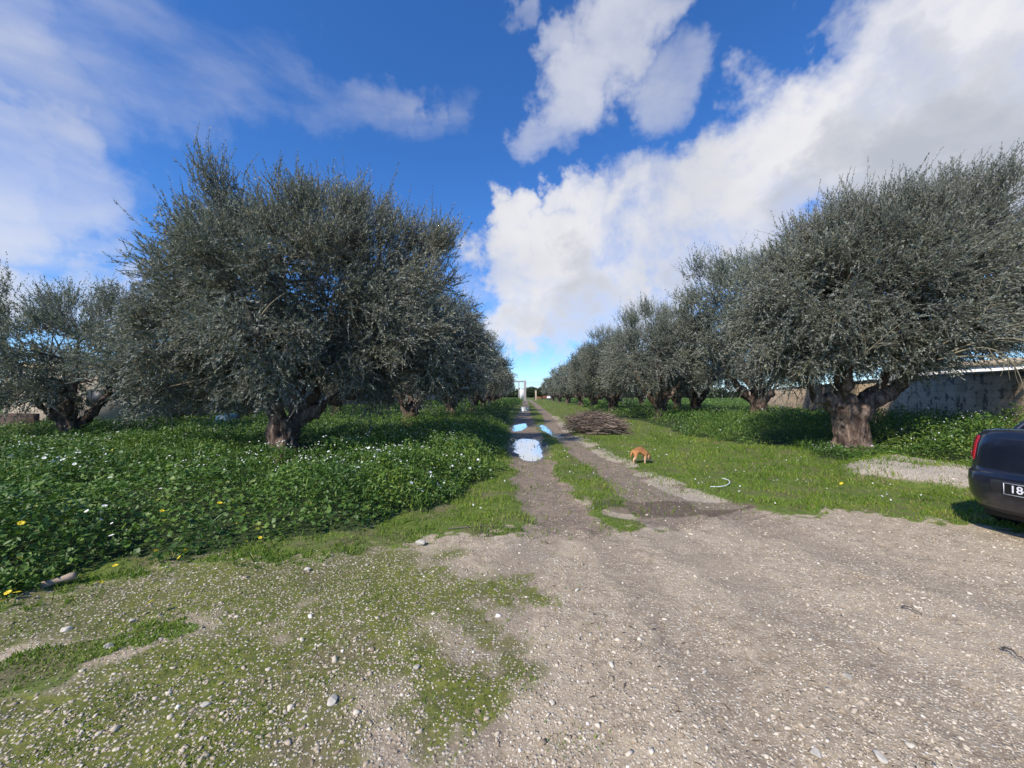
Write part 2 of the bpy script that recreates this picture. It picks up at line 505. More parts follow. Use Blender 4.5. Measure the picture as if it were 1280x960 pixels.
def veg_height(x, y, Z=None):
    """height of the weeds' canopy"""
    Z = zones(x, y) if Z is None else Z
    s = np.clip(Z['sveg'], 0, None)
    lump = fbm(x * 0.7, y * 0.7, seed=41) * 0.40 + vnoise(x * 2.1, y * 2.1, seed=42) * 0.35 + vnoise(x * 4.7, y * 4.7, seed=43) * 0.25
    base = np.where(Z['left'], 0.50, 0.40 + 0.40 * sstep(x, 5.0, 10.5) * (1 - sstep(y, 14, 26)))
    h = base * (0.10 + 1.8 * lump) * sstep(s, -0.25, 0.9)
    d1 = np.hypot(x + 5.05, y - 8.6)
    h = h * (0.45 + 0.55 * sstep(d1, 0.5, 1.6))
    h = h * (0.15 + 0.85 * sstep(np.hypot(x - 8.62, y - 9.7), 0.7, 1.5))
    return np.clip(h, 0.03, None)

def ground_material():
    m, T, out = newmat('ground_gravel_mud_and_grass')
    geo = T.node('ShaderNodeNewGeometry')
    P = geo.outputs['Position']
    z1 = T.node('ShaderNodeAttribute', attribute_name='zone_a')
    z2 = T.node('ShaderNodeAttribute', attribute_name='zone_b')
    s1 = T.node('ShaderNodeSeparateColor', ins={0: z1.outputs['Color']})
    s2 = T.node('ShaderNodeSeparateColor', ins={0: z2.outputs['Color']})
    grass, moss, mud = s1.outputs[0], s1.outputs[1], s1.outputs[2]
    veg = z1.outputs['Alpha']
    wet, pale, grav = s2.outputs[0], s2.outputs[1], s2.outputs[2]
    mound = z2.outputs['Alpha']
    z3 = T.node('ShaderNodeAttribute', attribute_name='zone_c')
    s3 = T.node('ShaderNodeSeparateColor', ins={0: z3.outputs['Color']})
    lane = s3.outputs[0]
    nA = T.noise(P, 1.6, 6, 0.6)
    nB = T.noise(P, 11, 6, 0.65)
    nC = T.noise(P, 55, 4, 0.7)
    nD = T.noise(P, 0.7, 4, 0.55)
    # crushed stone
    def cells(scale):
        v = T.node('ShaderNodeTexVoronoi', feature='F1', ins={'Vector': P, 'Scale': scale, 'Randomness': 1.0})
        sp = T.node('ShaderNodeSeparateColor', ins={0: v.outputs['Color']})
        return v.outputs['Distance'], sp.outputs[0], sp.outputs[1]
    d1, r1, q1 = cells(46)
    d2, r2, q2 = cells(95)
    dirt = T.mix(T.ss(nB.outputs[0], 0.35, 0.65), (0.255, 0.198, 0.132, 1), (0.425, 0.345, 0.240, 1))
    dirt = T.mix(T.math('MULTIPLY', T.ss(nD.outputs[0], 0.42, 0.62), 0.5), dirt, (0.475, 0.39, 0.275, 1))
    dirt = T.mix(T.math('MULTIPLY', T.ss(lane, 0.1, 0.8), 0.55), dirt, (0.235, 0.185, 0.135, 1))
    stone = T.mix(r1, (0.31, 0.26, 0.19, 1), (0.68, 0.62, 0.50, 1))
    stone2 = T.mix(r2, (0.26, 0.205, 0.145, 1), (0.58, 0.50, 0.39, 1))
    patchy = T.ss(nA.outputs[0], 0.38, 0.62)
    k1 = T.math('MULTIPLY', T.math('LESS_THAN', d1, 0.42), T.math('GREATER_THAN', q1, 0.58))
    k1b = T.math('MULTIPLY', k1, T.math('MULTIPLY_ADD', patchy, 0.6, 0.4))
    k2 = T.math('MULTIPLY', T.math('LESS_THAN', d2, 0.5), T.math('GREATER_THAN', q2, T.ss(nA.outputs[0], 0.38, 0.66, 0.60, 0.28)))
    g = T.mix(T.math('MULTIPLY', k2, 0.8), dirt, stone2)
    g = T.mix(k1b, g, stone)
    # moss between stones
    mossn = T.mix(T.ss(nB.outputs[0], 0.3, 0.7), (0.080, 0.098, 0.008, 1), (0.200, 0.215, 0.014, 1))
    mossn = T.mix(T.ss(nC.outputs[0], 0.35, 0.7), mossn, (0.06, 0.085, 0.015, 1))
    mossn = T.mix(T.ss(nD.outputs[0], 0.45, 0.62, 0, 0.6), mossn, (0.10, 0.105, 0.03, 1))
    mossn = T.mix(T.math('MULTIPLY', T.ss(nA.outputs[0], 0.48, 0.66), 0.7), mossn, (0.17, 0.130, 0.080, 1))
    mf = T.math('MULTIPLY', T.ss(T.math('ADD', moss, T.math('MULTIPLY', T.math('SUBTRACT', nB.outputs[0], 0.5), 1.1)), 0.25, 0.8),
                T.math('SUBTRACT', 1.0, T.math('MULTIPLY', k1, 0.9)))
    mf = T.math('MULTIPLY', mf, 0.93)
    g = T.mix(mf, g, mossn)
    # soil under grass, weeds
    gr = T.mix(T.ss(nB.outputs[0], 0.3, 0.7), (0.075, 0.120, 0.018, 1), (0.150, 0.19, 0.032, 1))
    gr = T.mix(T.ss(nA.outputs[0], 0.46, 0.66, 0, 0.75), gr, (0.15, 0.12, 0.07, 1))
    gr = T.mix(T.ss(nC.outputs[0], 0.5, 0.75, 0, 0.5), gr, (0.05, 0.05, 0.02, 1))
    gf = T.ss(T.math('ADD', grass, T.math('MULTIPLY', T.math('SUBTRACT', nB.outputs[0], 0.5), 0.9)), 0.3, 0.7)
    g = T.mix(gf, g, gr)
    # mud of the ruts
    mdc = T.mix(T.ss(nB.outputs[0], 0.3, 0.7), (0.15, 0.112, 0.083, 1), (0.27, 0.21, 0.155, 1))
    mdf = T.ss(T.math('ADD', mud, T.math('MULTIPLY', T.math('SUBTRACT', nB.outputs[0], 0.5), 0.7)), 0.25, 0.6)
    mdf = T.math('MULTIPLY', mdf, T.math('SUBTRACT', 1.0, T.math('MULTIPLY', grav, 0.75)))
    g = T.mix(mdf, g, T.mix(T.math('MULTIPLY', k2, 0.45), mdc, stone2))
    pf = T.ss(T.math('ADD', pale, T.math('MULTIPLY', T.math('SUBTRACT', nB.outputs[0], 0.5), 0.9)), 0.35, 0.65)
    g = T.mix(T.math('MULTIPLY', pf, 0.85), g, T.mix(nC.outputs[0], (0.30, 0.25, 0.18, 1), (0.48, 0.42, 0.33, 1)))
    g = T.mix(mound, g, T.mix(k2, (0.33, 0.28, 0.22, 1), (0.56, 0.51, 0.43, 1)))
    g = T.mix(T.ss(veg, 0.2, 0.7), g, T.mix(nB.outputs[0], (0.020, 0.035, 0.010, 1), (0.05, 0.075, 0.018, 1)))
    wf = T.ss(T.math('ADD', wet, T.math('MULTIPLY', T.math('SUBTRACT', nB.outputs[0], 0.5), 0.5)), 0.3, 0.7)
    g = T.mix(T.math('MULTIPLY', wf, 0.8), g, T.mix(1.0, g, (0.5, 0.45, 0.4, 1), 'MULTIPLY'))
    rough = T.mix(wf, (0.95, 0.95, 0.95, 1), (0.30, 0.30, 0.30, 1))
    p = T.node('ShaderNodeBsdfPrincipled', ins={'Base Color': g, 'Roughness': rough, 'Specular IOR Level': 0.35})
    hh = T.math('ADD', T.math('MULTIPLY', nB.outputs[0], 0.9), T.math('ADD', T.math('MULTIPLY', k1, T.math('SUBTRACT', 0.5, d1)), T.math('MULTIPLY', nC.outputs[0], 0.3)))
    bdist = 0.022
    b = T.node('ShaderNodeBump', ins={'Strength': 0.85, 'Distance': bdist, 'Height': hh})
    T.l.new(b.outputs[0], p.inputs['Normal'])
    T.l.new(p.outputs[0], out.inputs[0])
    return m

def build_ground():
    ys = np.concatenate([[-60, -25, -10, -5], np.linspace(-3, 1.0, 24)[:-1], 1.0 * (24.0) ** np.linspace(0, 1, 430)[:-1] , 24.0 * (100.0) ** np.linspace(0, 1, 110)])
    k = np.linspace(-1, 1, 620)
    us = (0.45 * k + 0.55 * k ** 3) * 3.4
    Yg, U = np.meshgrid(ys, us, indexing='ij')
    Xg = U * (np.clip(Yg, 0, None) * 0.85 + 5) + 0.0 * Yg
    Z = zones(Xg, Yg)
    zz = ground_z(Xg, Yg, Z)
    fade = 1 - sstep(np.hypot(Xg, Yg), 60, 140)
    zz = zz * fade
    V = np.stack([Xg, Yg, zz], -1).reshape(-1, 3)
    n0, n1 = Xg.shape
    idx = np.arange(n0 * n1).reshape(n0, n1)
    Fa = np.stack([idx[:-1, :-1], idx[:-1, 1:], idx[1:, 1:], idx[1:, :-1]], -1).reshape(-1, 4)
    A = np.stack([Z['grass'], Z['moss'], Z['rut'], Z['veg']], -1).reshape(-1, 4)
    B = np.stack([Z['wet'], Z['pale'], Z['grav'], Z['mound']], -1).reshape(-1, 4)
    g = npmesh('ground', V, Fa, ground_material(), attrs={'zone_a': A, 'zone_b': B, 'zone_c': np.stack([Z['lane'], Z['lane'], Z['lane'], Z['lane']], -1).reshape(-1, 4)}, smooth=True)
    tag(g, kind='structure')
build_ground()

# water in the ruts
def water_material():
    m, T, out = newmat('rain_water')
    geo = T.node('ShaderNodeNewGeometry')
    n = T.noise(geo.outputs['Position'], 6, 3, 0.5)
    b = T.node('ShaderNodeBump', ins={'Strength': 0.08, 'Distance': 0.01, 'Height': n.outputs[0]})
    n2 = T.noise(geo.outputs['Position'], 2.6, 3, 0.5)
    p = T.node('ShaderNodeBsdfPrincipled', ins={'Base Color': (0.13, 0.105, 0.08, 1), 'Roughness': 0.05, 'IOR': 1.33, 'Specular IOR Level': 1.0, 'Normal': b.outputs[0]})
    gl = T.node('ShaderNodeBsdfGlossy', ins={'Color': (0.95, 0.97, 1.0, 1), 'Roughness': 0.03, 'Normal': b.outputs[0]})
    lw = T.node('ShaderNodeFresnel', ins={'IOR': 1.45, 'Normal': b.outputs[0]})
    mx = T.node('ShaderNodeMixShader', ins={0: T.math('ADD', lw.outputs[0], 0.04, clamp=True), 1: p.outputs[0], 2: gl.outputs[0]})
    T.l.new(mx.outputs[0], out.inputs[0])
    return m
M['water'] = water_material()
def build_puddles():
    for P in PUD:
        c = P.mean(0)
        Q = c + (P - c) * 1.30
        n = 40
        # resample the outline with an uneven edge
        seg = np.concatenate([Q, Q[:1]]); L = np.concatenate([[0], np.cumsum(np.hypot(*np.diff(seg, axis=0).T))])
        t = np.linspace(0, L[-1], 90)[:-1]
        bx, by = np.interp(t, L, seg[:, 0]), np.interp(t, L, seg[:, 1])
        wv = 1 + (fbm(bx * 2, by * 2, seed=61) - 0.5) * 0.3
        bx, by = c[0] + (bx - c[0]) * wv, c[1] + (by - c[1]) * wv
        V = np.concatenate([[[c[0], c[1], -0.072]], np.stack([bx, by, np.full_like(bx, -0.072)], -1)])
        m_ = len(bx)
        Fa = np.array([[0, 1 + i, 1 + (i + 1) % m_] for i in range(m_)])
        o = npmesh('puddle', V, Fa, M['water'])
        tag(o, kind='structure')
build_puddles()

# ------------------------------------------------------------------ samplers
def sample_ground(N, y0, y1, p, umax=1.5, rg=rng):
    """points with density falling as y^-p across the fan in front of the camera"""
    u = rg.random(N)
    e = 2 - p
    if abs(e) < 1e-6: y = y0 * (y1 / y0) ** u
    else: y = (y0 ** e + u * (y1 ** e - y0 ** e)) ** (1 / e)
    x = (rg.random(N) * 2 - 1) * umax * (y + 0.8)
    return x, y

def build_gravel():
    ico = bmesh.new(); bmesh.ops.create_icosphere(ico, subdivisions=1, radius=1)
    tv0 = np.array([v.co[:] for v in ico.verts]); tf = np.array([[v.index for v in f.verts] for f in ico.faces]); ico.free()
    Vs, Fs, Ts = [], [], []; off = 0
    for var in range(5):
        tv = tv0 * (1 + (rng.random((len(tv0), 1)) - 0.5) * 0.6)
        for _ in range(4):
            n_ = nrm(rng.normal(0, 1, 3)); d_ = 0.35 + 0.25 * rng.random()
            tv = tv - np.clip(tv @ n_ - d_, 0, None)[:, None] * n_
        x, y = sample_ground(44000, 1.05, 13, 2.35, 1.7)
        Z = zones(x, y)
        dn = 0.5 * fbm(x * 1.4, y * 1.4, seed=71) + 0.5 * fbm(x * 4.5, y * 4.5, seed=72)
        lane = np.abs(x - 0.15 * y + 0.2)           # a cleaner wheel-worn strip in the middle
        keep = (Z['grav'] * (1 - 0.5 * Z['moss']) * (1 - 0.65 * Z['lane']) * (0.55 + 1.2 * sstep(dn, 0.38, 0.62)) + Z['mound'] * 1.8 + Z['pale'] * 0.5 + Z['rut'] * 0.30) * (1 - Z['veg']) * (1 - 0.8 * Z['tuft']) > rng.random(len(x)) * 1.25
        keep &= ~((Z['mound'] < 0.3) & (Z['grav'] < 0.3) & (y > 9))
        x, y = x[keep], y[keep]
        s = 0.0033 * np.exp(rng.normal(0, 0.45, len(x))) * (1 + 0.13 * y)
        s = np.where(rng.random(len(x)) < 0.05, s * 2.1, s)
        s = np.clip(s, 0.0022, 0.020)
        z = ground_z(x, y) + s * rng.uniform(-0.30, 0.20, len(x))
        ax = nrm(rng.normal(0, 0.35, (len(x), 3)) + [0, 0, 1])
        R = frames(ax, rng.random(len(x)) * 6.28)
        sc = np.stack([s * (1 + rng.random(len(x)) * 0.6), s, s * (0.45 + 0.3 * rng.random(len(x)))], -1)
        V, Fo = scatter(tv, tf, np.stack([x, y, z], -1), R, sc)
        Vs.append(V); Fs.append(Fo + off); off += len(V)
        Zk = moss_at = zones(x, y)['moss']
        t = np.clip(rng.random(len(x)) ** 0.9 * 0.80 - 0.06 * Zk + (rng.random(len(x)) < 0.05) * 0.3, 0, 1)
        Ts.append(np.repeat(t, len(tf)))
    o = npmesh('gravel', np.concatenate(Vs), np.concatenate(Fs), M['stone'], fattrs={'tone': np.concatenate(Ts)})
    tag(o, 'pale limestone gravel scattered over the yard and the mossy ground', 'gravel', kind='stuff')
build_gravel()

def build_grass():
    # a blade: two quads, bent
    tv = np.array([[-0.5, 0, 0], [0.5, 0, 0], [0.36, 0.12, 0.55], [-0.36, 0.12, 0.55], [0.05, 0.42, 1.0], [-0.05, 0.42, 1.0]])
    tf = np.array([[0, 1, 2, 3], [3, 2, 4, 5]])
    Vs, Fs, Ts = [], [], []; off = 0
    for (N, y0, y1, p) in ((320000, 1.4, 14, 1.9), (120000, 12, 110, 2.2)):
        x, y = sample_ground(N, y0, y1, p, 1.45)
        Z = zones(x, y)
        cl = fbm(x * 3.1, y * 3.1, seed=77)
        dens = Z['grass'] * (0.25 + 1.2 * sstep(cl, 0.35, 0.6)) + 0.34 * Z['moss'] * (cl > 0.50) + 0.25 * Z['mound'] * (cl > 0.55) + 0.5 * (Z['veg'] > 0.02) * (Z['veg'] < 0.6)
        keep = dens > rng.random(N)
        x, y, cl = x[keep], y[keep], cl[keep]
        Z = {k_: v_[keep] for k_, v_ in Z.items()}
        n = len(x)
        hgt = (0.016 + 0.045 * rng.random(n) ** 1.6) * (0.3 + 1.5 * cl) * np.where(Z['grav'] * (1 - Z['tuft']) > 0.5, 0.35, 1.0)
        hgt = hgt * (1 + 0.6 * sstep(x, 3, 6) * (y > 6.5)) * (1 - 0.55 * Z['tuft'])
        wdt = (0.004 + 0.004 * rng.random(n)) * (1 + y * 0.13)
        z = ground_z(x, y) - 0.005
        ax = nrm(rng.normal(0, 0.45, (n, 3)) * [1, 1, 0] + [0, 0, 1])
        R = frames(ax, rng.random(n) * 6.28)
        V, Fo = scatter(tv, tf, np.stack([x, y, z], -1), R, np.stack([wdt, hgt * 0.6, hgt * (1 + 0.02 * y)], -1))
        Vs.append(V); Fs.append(Fo + off); off += len(V)
        t = np.clip(0.0 + 0.6 * fbm(x * 0.8, y * 0.8, seed=79) + 0.4 * vnoise(x * 3, y * 3, seed=80) + rng.normal(0, 0.16, n) + (rng.random(n) < 0.05) * 0.5, 0, 1)
        Ts.append(np.repeat(t, 2))
    o = npmesh('grass', np.concatenate(Vs), np.concatenate(Fs), M['grass'], fattrs={'tone': np.concatenate(Ts)})
    tag(o, 'short bright green grass along and between the wheel ruts', 'grass', kind='stuff')
build_grass()

def disc_leaf(lobes=5, n=11, cup=0.12):
    a = np.linspace(0, 2 * np.pi, n, endpoint=False)
    r = 0.5 * (0.86 + 0.14 * np.cos(a * lobes))
    r[0] *= 0.45
    V = np.stack([r * np.cos(a), r * np.sin(a), cup * (r / 0.5) ** 2], -1)
    V = np.concatenate([[[0.0, 0, 0]], V])
    Fo = np.array([[0, 1 + i, 1 + (i + 1) % n] for i in range(n)])
    return V, Fo

def build_weeds():
    Vs, Fs, Ts = [], [], []; off = 0
    def emit(tv, tf, x, y, frac, size, tilt, tone, dz=0.0):
        nonlocal off
        n = len(x)
        Z = zones(x, y)
        hh = veg_height(x, y, Z)
        z = ground_z(x, y, Z) + hh * frac + dz
        ax = nrm(rng.normal(0, tilt, (n, 3)) + np.array([0, -0.18, 1]))
        R = frames(ax, rng.random(n) * 6.28)
        V, Fo = scatter(tv, tf, np.stack([x, y, z], -1), R, size)
        Vs.append(V); Fs.append(Fo + off); off += len(V)
        Ts.append(np.repeat(np.clip(tone, 0, 1), len(tf)))
    def pick(N, y0, y1, p, umax, f=None):
        x, y = sample_ground(N, y0, y1, p, umax)
        k = (sdf(x, y, V_LEFT) > -0.6) | (sdf(x, y, V_RIGHT) > -0.6)
        x, y = x[k], y[k]
        Z = zones(x, y)
        k = Z['veg'] > 0.12 + 0.5 * rng.random(len(x))
        if f is not None: k &= f(x, y)
        return x[k], y[k]
    broad = lambda x, y: fbm(x * 0.55, y * 0.55, seed=51) + 0.0 * (x < 0) - 0.08 * (x > 0)
    fr = lambda n: 1 - rng.random(n) ** 1.6 * 0.85
    # broad lobed mallow leaves
    tv, tf = disc_leaf(5, 10)
    x, y = pick(230000, 2.2, 16, 1.5, 1.75, lambda x, y: broad(x, y) > 0.49 + 0.25 * (rng.random(len(x)) - 0.5))
    n = len(x)
    tone = -0.02 + 0.5 * fbm(x * 0.7, y * 0.7, seed=52) + 0.5 * vnoise(x * 2.3, y * 2.3, seed=53) + rng.normal(0, 0.13, n)
    emit(tv, tf, x, y, fr(n), (0.012 + 0.052 * rng.random(n) ** 2) * (1 + 0.02 * y), 0.55, tone)
    # small pinnate leaflets
    tv2 = np.array([[0, 0, 0], [0.18, 0.5, 0.04], [0, 1, -0.05], [-0.18, 0.5, 0.04]]); tf2 = np.array([[0, 1, 2, 3]])
    x, y = pick(700000, 2.2, 18, 1.6, 1.7, lambda x, y: broad(x, y) < 0.56 + 0.25 * (rng.random(len(x)) - 0.5))
    n = len(x)
    tone = 0.0 + 0.55 * fbm(x * 0.7, y * 0.7, seed=52) + 0.5 * vnoise(x * 1.9, y * 1.9, seed=54) + rng.normal(0, 0.15, n)
    emit(tv2, tf2, x, y, fr(n), (0.035 + 0.03 * rng.random(n)) * (1 + 0.03 * y), 0.8, tone)
    # farther away: same growth, larger tufts of leaf
    tv3 = np.array([[0, 0, 0], [0.32, 0.5, 0.06], [0, 1, -0.05], [-0.32, 0.5, 0.06]])
    x, y = pick(260000, 15, 125, 1.7, 1.5)
    n = len(x)
    tone = 0.15 + 0.7 * fbm(x * 0.5, y * 0.5, seed=52) + rng.normal(0, 0.12, n)
    emit(tv3, tf2, x, y, fr(n), 0.06 * (y / 15) ** 0.8 * (0.6 + 0.8 * rng.random(n)), 0.7, tone)
    # upright stalks and blades standing out of the mass
    tv4 = np.array([[-0.5, 0, 0], [0.5, 0, 0], [0.9, 0.10, 0.6], [0.0, 0.30, 1.0], [-0.9, 0.10, 0.6]])
    tf4 = np.array([[0, 1, 2], [0, 2, 4], [4, 2, 3]])
    x, y = pick(120000, 2.2, 20, 1.6, 1.7, lambda x, y: vnoise(x * 1.3, y * 1.3, seed=57) > 0.50 + 0.3 * rng.random(len(x)))
    n = len(x)
    tone = 0.35 + 0.5 * vnoise(x * 1.3, y * 1.3, seed=58) + rng.normal(0, 0.18, n)
    hs_ = 0.07 + 0.12 * rng.random(n)
    emit(tv4, tf4, x, y, np.full(n, 0.75), np.stack([0.006 * (1 + .06 * y) * np.ones(n), hs_, hs_], -1), 0.35, tone)
    # make all triangles/quads one arity by splitting quads
    F2 = []
    for Fo in Fs:
        if Fo.shape[1] == 4:
            F2.append(np.concatenate([Fo[:, [0, 1, 2]], Fo[:, [0, 2, 3]]], 1).reshape(-1, 3))
        else: F2.append(Fo)
    T2 = [np.repeat(t, 2) if Fs[i].shape[1] == 4 else t for i, t in enumerate(Ts)]
    o = npmesh('weeds', np.concatenate(Vs), np.concatenate(F2), M['weed'], fattrs={'tone': np.concatenate(T2)})
    tag(o, 'thick dark green mallow and daisy weeds growing under the olive trees', 'weeds', kind='stuff')
build_weeds()

# ------------------------------------------------------------------ olive trees
def bez(p0, p1, p2, m):
    t = np.linspace(0, 1, m)[:, None]
    return (1 - t) ** 2 * p0 + 2 * t * (1 - t) * p1 + t * t * p2

def trunk_mesh(paths, voxel, seed, gnarl):
    """paths: list of (points (m,3), radii (m)); fused with a voxel remesh, then gnarled"""
    Vs, Fs, off = [], [], 0
    for P, Rr in paths:
        V, Fo = tubes(P[None], Rr[None], 12)
        m = len(P)
        # caps
        V = np.concatenate([V, P[:1], P[-1:]])
        a = np.arange(12)
        c0 = np.stack([np.full(12, len(V) - 2), (a + 1) % 12, a, a], -1)
        c1 = np.stack([np.full(12, len(V) - 1), (m - 1) * 12 + a, (m - 1) * 12 + (a + 1) % 12, (m - 1) * 12 + (a + 1) % 12], -1)
        Vs.append(V); Fs.append((Fo + off, c0[:, :3] + off, c1[:, :3] + off)); off += len(V)
    me = bpy.data.meshes.new('tmp')
    faces = []
    for q, a, b in Fs:
        faces += q.tolist() + a.tolist() + b.tolist()
    me.from_pydata(np.concatenate(Vs).tolist(), [], faces)
    o = bpy.data.objects.new('tmp', me); C.objects.link(o)
    md = o.modifiers.new('r', 'REMESH'); md.mode = 'VOXEL'; md.voxel_size = voxel
    dg = bpy.context.evaluated_depsgraph_get()
    me2 = bpy.data.meshes.new_from_object(o.evaluated_get(dg))
    bpy.data.objects.remove(o); bpy.data.meshes.remove(me)
    n = len(me2.vertices)
    co = np.empty(n * 3, np.float32); me2.vertices.foreach_get('co', co); co = co.reshape(-1, 3)
    nr = np.empty(n * 3, np.float32); me2.vertices.foreach_get('normal', nr); nr = nr.reshape(-1, 3)
    d = (fbm(co[:, 0] * 4.5, co[:, 1] * 4.5, co[:, 2] * 1.6, seed=seed, oct=4) - 0.5) * 2.0
    rg_ = np.abs(fbm(co[:, 0] * 7, co[:, 1] * 7, co[:, 2] * 1.8, seed=seed + 9, oct=3) - 0.5) * 2
    fall = 0.35 + 0.65 * (1 - sstep(co[:, 2], 1.0, 2.6))
    co2 = co + nr * ((d * 0.16 - rg_ * 0.10 + 0.02) * gnarl * fall)[:, None]
    me2.vertices.foreach_set('co', co2.astype(np.float32).ravel())
    me2.polygons.foreach_set('use_smooth', np.ones(len(me2.polygons), bool))
    me2.materials.clear(); me2.materials.append(M['bark'])
    me2.update()
    return me2

def make_tree(seed, ells, limbs, tr, n_lump, n_sub, n_shoot, n_leaf, leaf, shoot_len=0.6, voxel=0.05, gnarl=1.0,
              lean=(0.1, 0, 0), lump_min=0.5, twig=True, bare=()):
    """returns (trunk mesh, branches mesh, crown mesh), all relative to the trunk's foot.
    ells: crown ellipsoids (cx,cy,cz,rx,ry,rz); limbs: lists of points from the fork; tr: trunk radius"""
    rg = np.random.default_rng(seed)
    E = np.array(ells, float)
    cen = (E[:, :3] * E[:, 3:6].prod(1)[:, None]).sum(0) / E[:, 3:6].prod(1).sum()
    # limbs
    paths = []
    nodes = []; nrad = []
    trunkP = np.array(tr['pts'], float); trunkR = np.array(tr['rad'], float)
    t = np.linspace(0, 1, 9); tt = np.linspace(0, 1, len(trunkP))
    P = np.stack([np.interp(t, tt, trunkP[:, i]) for i in range(3)], -1)
    paths.append((P, np.interp(t, tt, trunkR)))
    for L in limbs:
        pts = np.array(L['pts'], float); r0, r1 = L['r']
        m = 12
        d_ = np.concatenate([[0], np.cumsum(np.linalg.norm(np.diff(pts, axis=0), axis=1))])
        q = np.linspace(0, d_[-1], m)
        P = np.stack([np.interp(q, d_, pts[:, i]) for i in range(3)], -1)
        P[1:-1] = (P[:-2] + 2 * P[1:-1] + P[2:]) / 4
        P[2:] += rg.normal(0, 0.05, (m - 2, 3))
        Rr = r0 + (r1 - r0) * np.linspace(0, 1, m) ** 0.8
        paths.append((P, Rr))
        nodes.append(P[4:]); nrad.append(Rr[4:])
    nodes = np.concatenate(nodes); nrad = np.concatenate(nrad)
    tm = trunk_mesh(paths, voxel, seed, gnarl)
    # lumps by rejection in the union's shell, spaced apart
    lumps = []
    lo = (E[:, :3] - E[:, 3:]).min(0); hi = (E[:, :3] + E[:, 3:]).max(0)
    md = lump_min
    tries = 0
    while len(lumps) < n_lump and tries < 60000:
        tries += 1
        p = lo + rg.random(3) * (hi - lo)
        q = np.sqrt((((p - E[:, :3]) / E[:, 3:]) ** 2).sum(1)).min()
        if q > 0.93 or q < 0.35: continue
        if q < 0.66 and rg.random() < 0.55: continue
        if lumps and np.min(np.linalg.norm(np.array(lumps) - p, axis=1)) < md:
            if tries % 400 == 0: md *= 0.95
            continue
        lumps.append(p)
    lumps = np.array(lumps)
    # branches from the nearest fitting limb node to each lump
    BP, BR = [], []
    subs = []; sdirs = []
    for p in lumps:
        dd = np.linalg.norm(nodes - p, axis=1) + np.clip(nodes[:, 2] - p[2], 0, None) * 1.5
        j = np.argmin(dd)
        a = nodes[j]
        mid = (a + p) / 2 + np.array([0, 0, 0.25 * np.linalg.norm(p - a)]) * (0.3 if p[2] > a[2] else 1.0) + rg.normal(0, 0.08, 3)
        BP.append(bez(a, mid, p, 8)); BR.append(np.linspace(min(nrad[j], 0.028 + 0.008 * dd[j]), 0.009, 8))
        out = nrm((p - cen) * [1, 1, 0.9])
        for k_ in range(n_sub):
            d = nrm(out * 0.55 + rg.normal(0, 0.62, 3) + np.array([0, 0, 0.25]) + np.array(lean))
            s = p + d * (0.25 + 0.42 * rg.random()) * (md + 0.25)
            BP.append(bez(p, (p + s) / 2 + rg.normal(0, 0.05, 3), s, 8)); BR.append(np.linspace(0.011, 0.005, 8))
            subs.append(s); sdirs.append(d)
    subs = np.array(subs); sdirs = np.array(sdirs)
    # shoots
    ns = len(subs) * n_shoot
    si = np.repeat(np.arange(len(subs)), n_shoot)
    base = subs[si] - sdirs[si] * (rg.random(ns) * 0.34)[:, None] + rg.normal(0, 0.17, (ns, 3))
    out = nrm((base - cen) * [1, 1, 1])
    topness = sstep(base[:, 2], cen[2] - 0.6, hi[2] - 0.6)
    upv = 0.05 + 1.15 * topness
    D = nrm(out * 0.45 + sdirs[si] * 0.35 + rg.normal(0, 0.60, (ns, 3)) + np.stack([lean[0] * np.ones(ns), lean[1] * np.ones(ns), upv], -1))
    Ls = shoot_len * (0.45 + 0.75 * rg.random(ns)) * (0.85 + 0.45 * topness)
    spike = rg.random(ns) < 0.04 * topness
    Ls = np.where(spike, Ls * 1.6, Ls)
    bend = np.stack([lean[0] * np.ones(ns), lean[1] * np.ones(ns), -0.55 + 0.75 * topness], -1) + rg.normal(0, 0.15, (ns, 3))
    def onshoot(t):
        return base[:, None] + D[:, None] * (Ls[:, None] * t)[..., None] + bend[:, None] * ((Ls[:, None] * t ** 2) * 0.35)[..., None]
    # leaves
    t = (np.arange(n_leaf)[None] + rg.random((ns, n_leaf)) * 0.7) / n_leaf * 0.9 + 0.12
    Pp = onshoot(t)
    dirs = nrm(D[:, None] + bend[:, None] * (0.7 * t)[..., None])
    ref = nrm(rg.normal(0, 1, (ns, 3)))
    X = nrm(np.cross(D, ref))[:, None] * np.ones((1, n_leaf, 1)); Y = np.cross(dirs, X)
    phi = (np.arange(n_leaf) * (np.pi / 2))[None] + np.where(np.arange(n_leaf) % 2 == 0, 0, np.pi / 2)[None] + rg.normal(0, 0.5, (ns, n_leaf))
    phi = (np.arange(n_leaf) % 2)[None] * np.pi + (np.arange(n_leaf) // 2)[None] * (np.pi / 2) + rg.normal(0, 0.35, (ns, n_leaf))
    al = 0.75 + rg.normal(0, 0.22, (ns, n_leaf)) - 0.25 * t
    rd = X * np.cos(phi)[..., None] + Y * np.sin(phi)[..., None]
    ld = nrm(dirs * np.cos(al)[..., None] + rd * np.sin(al)[..., None])
    nn = nrm(dirs * np.sin(al)[..., None] - rd * np.cos(al)[..., None] + rg.normal(0, 0.45, (ns, n_leaf, 3)))
    sd = nrm(np.cross(ld, nn))
    ll = leaf * (0.5 + 1.0 * rg.random((ns, n_leaf))) * (1 - 0.35 * (t - 0.12))
    hw = ll * 0.165
    b0 = Pp
    mid = Pp + ld * (ll * 0.5)[..., None] + nn * (ll * 0.03)[..., None]
    V = np.stack([b0, mid + sd * hw[..., None], Pp + ld * ll[..., None], mid - sd * hw[..., None]], axis=2).reshape(-1, 3)
    N = ns * n_leaf
    Fo = np.arange(N * 4).reshape(N, 4)
    lumpt = np.repeat(rg.random(len(lumps)), n_sub)
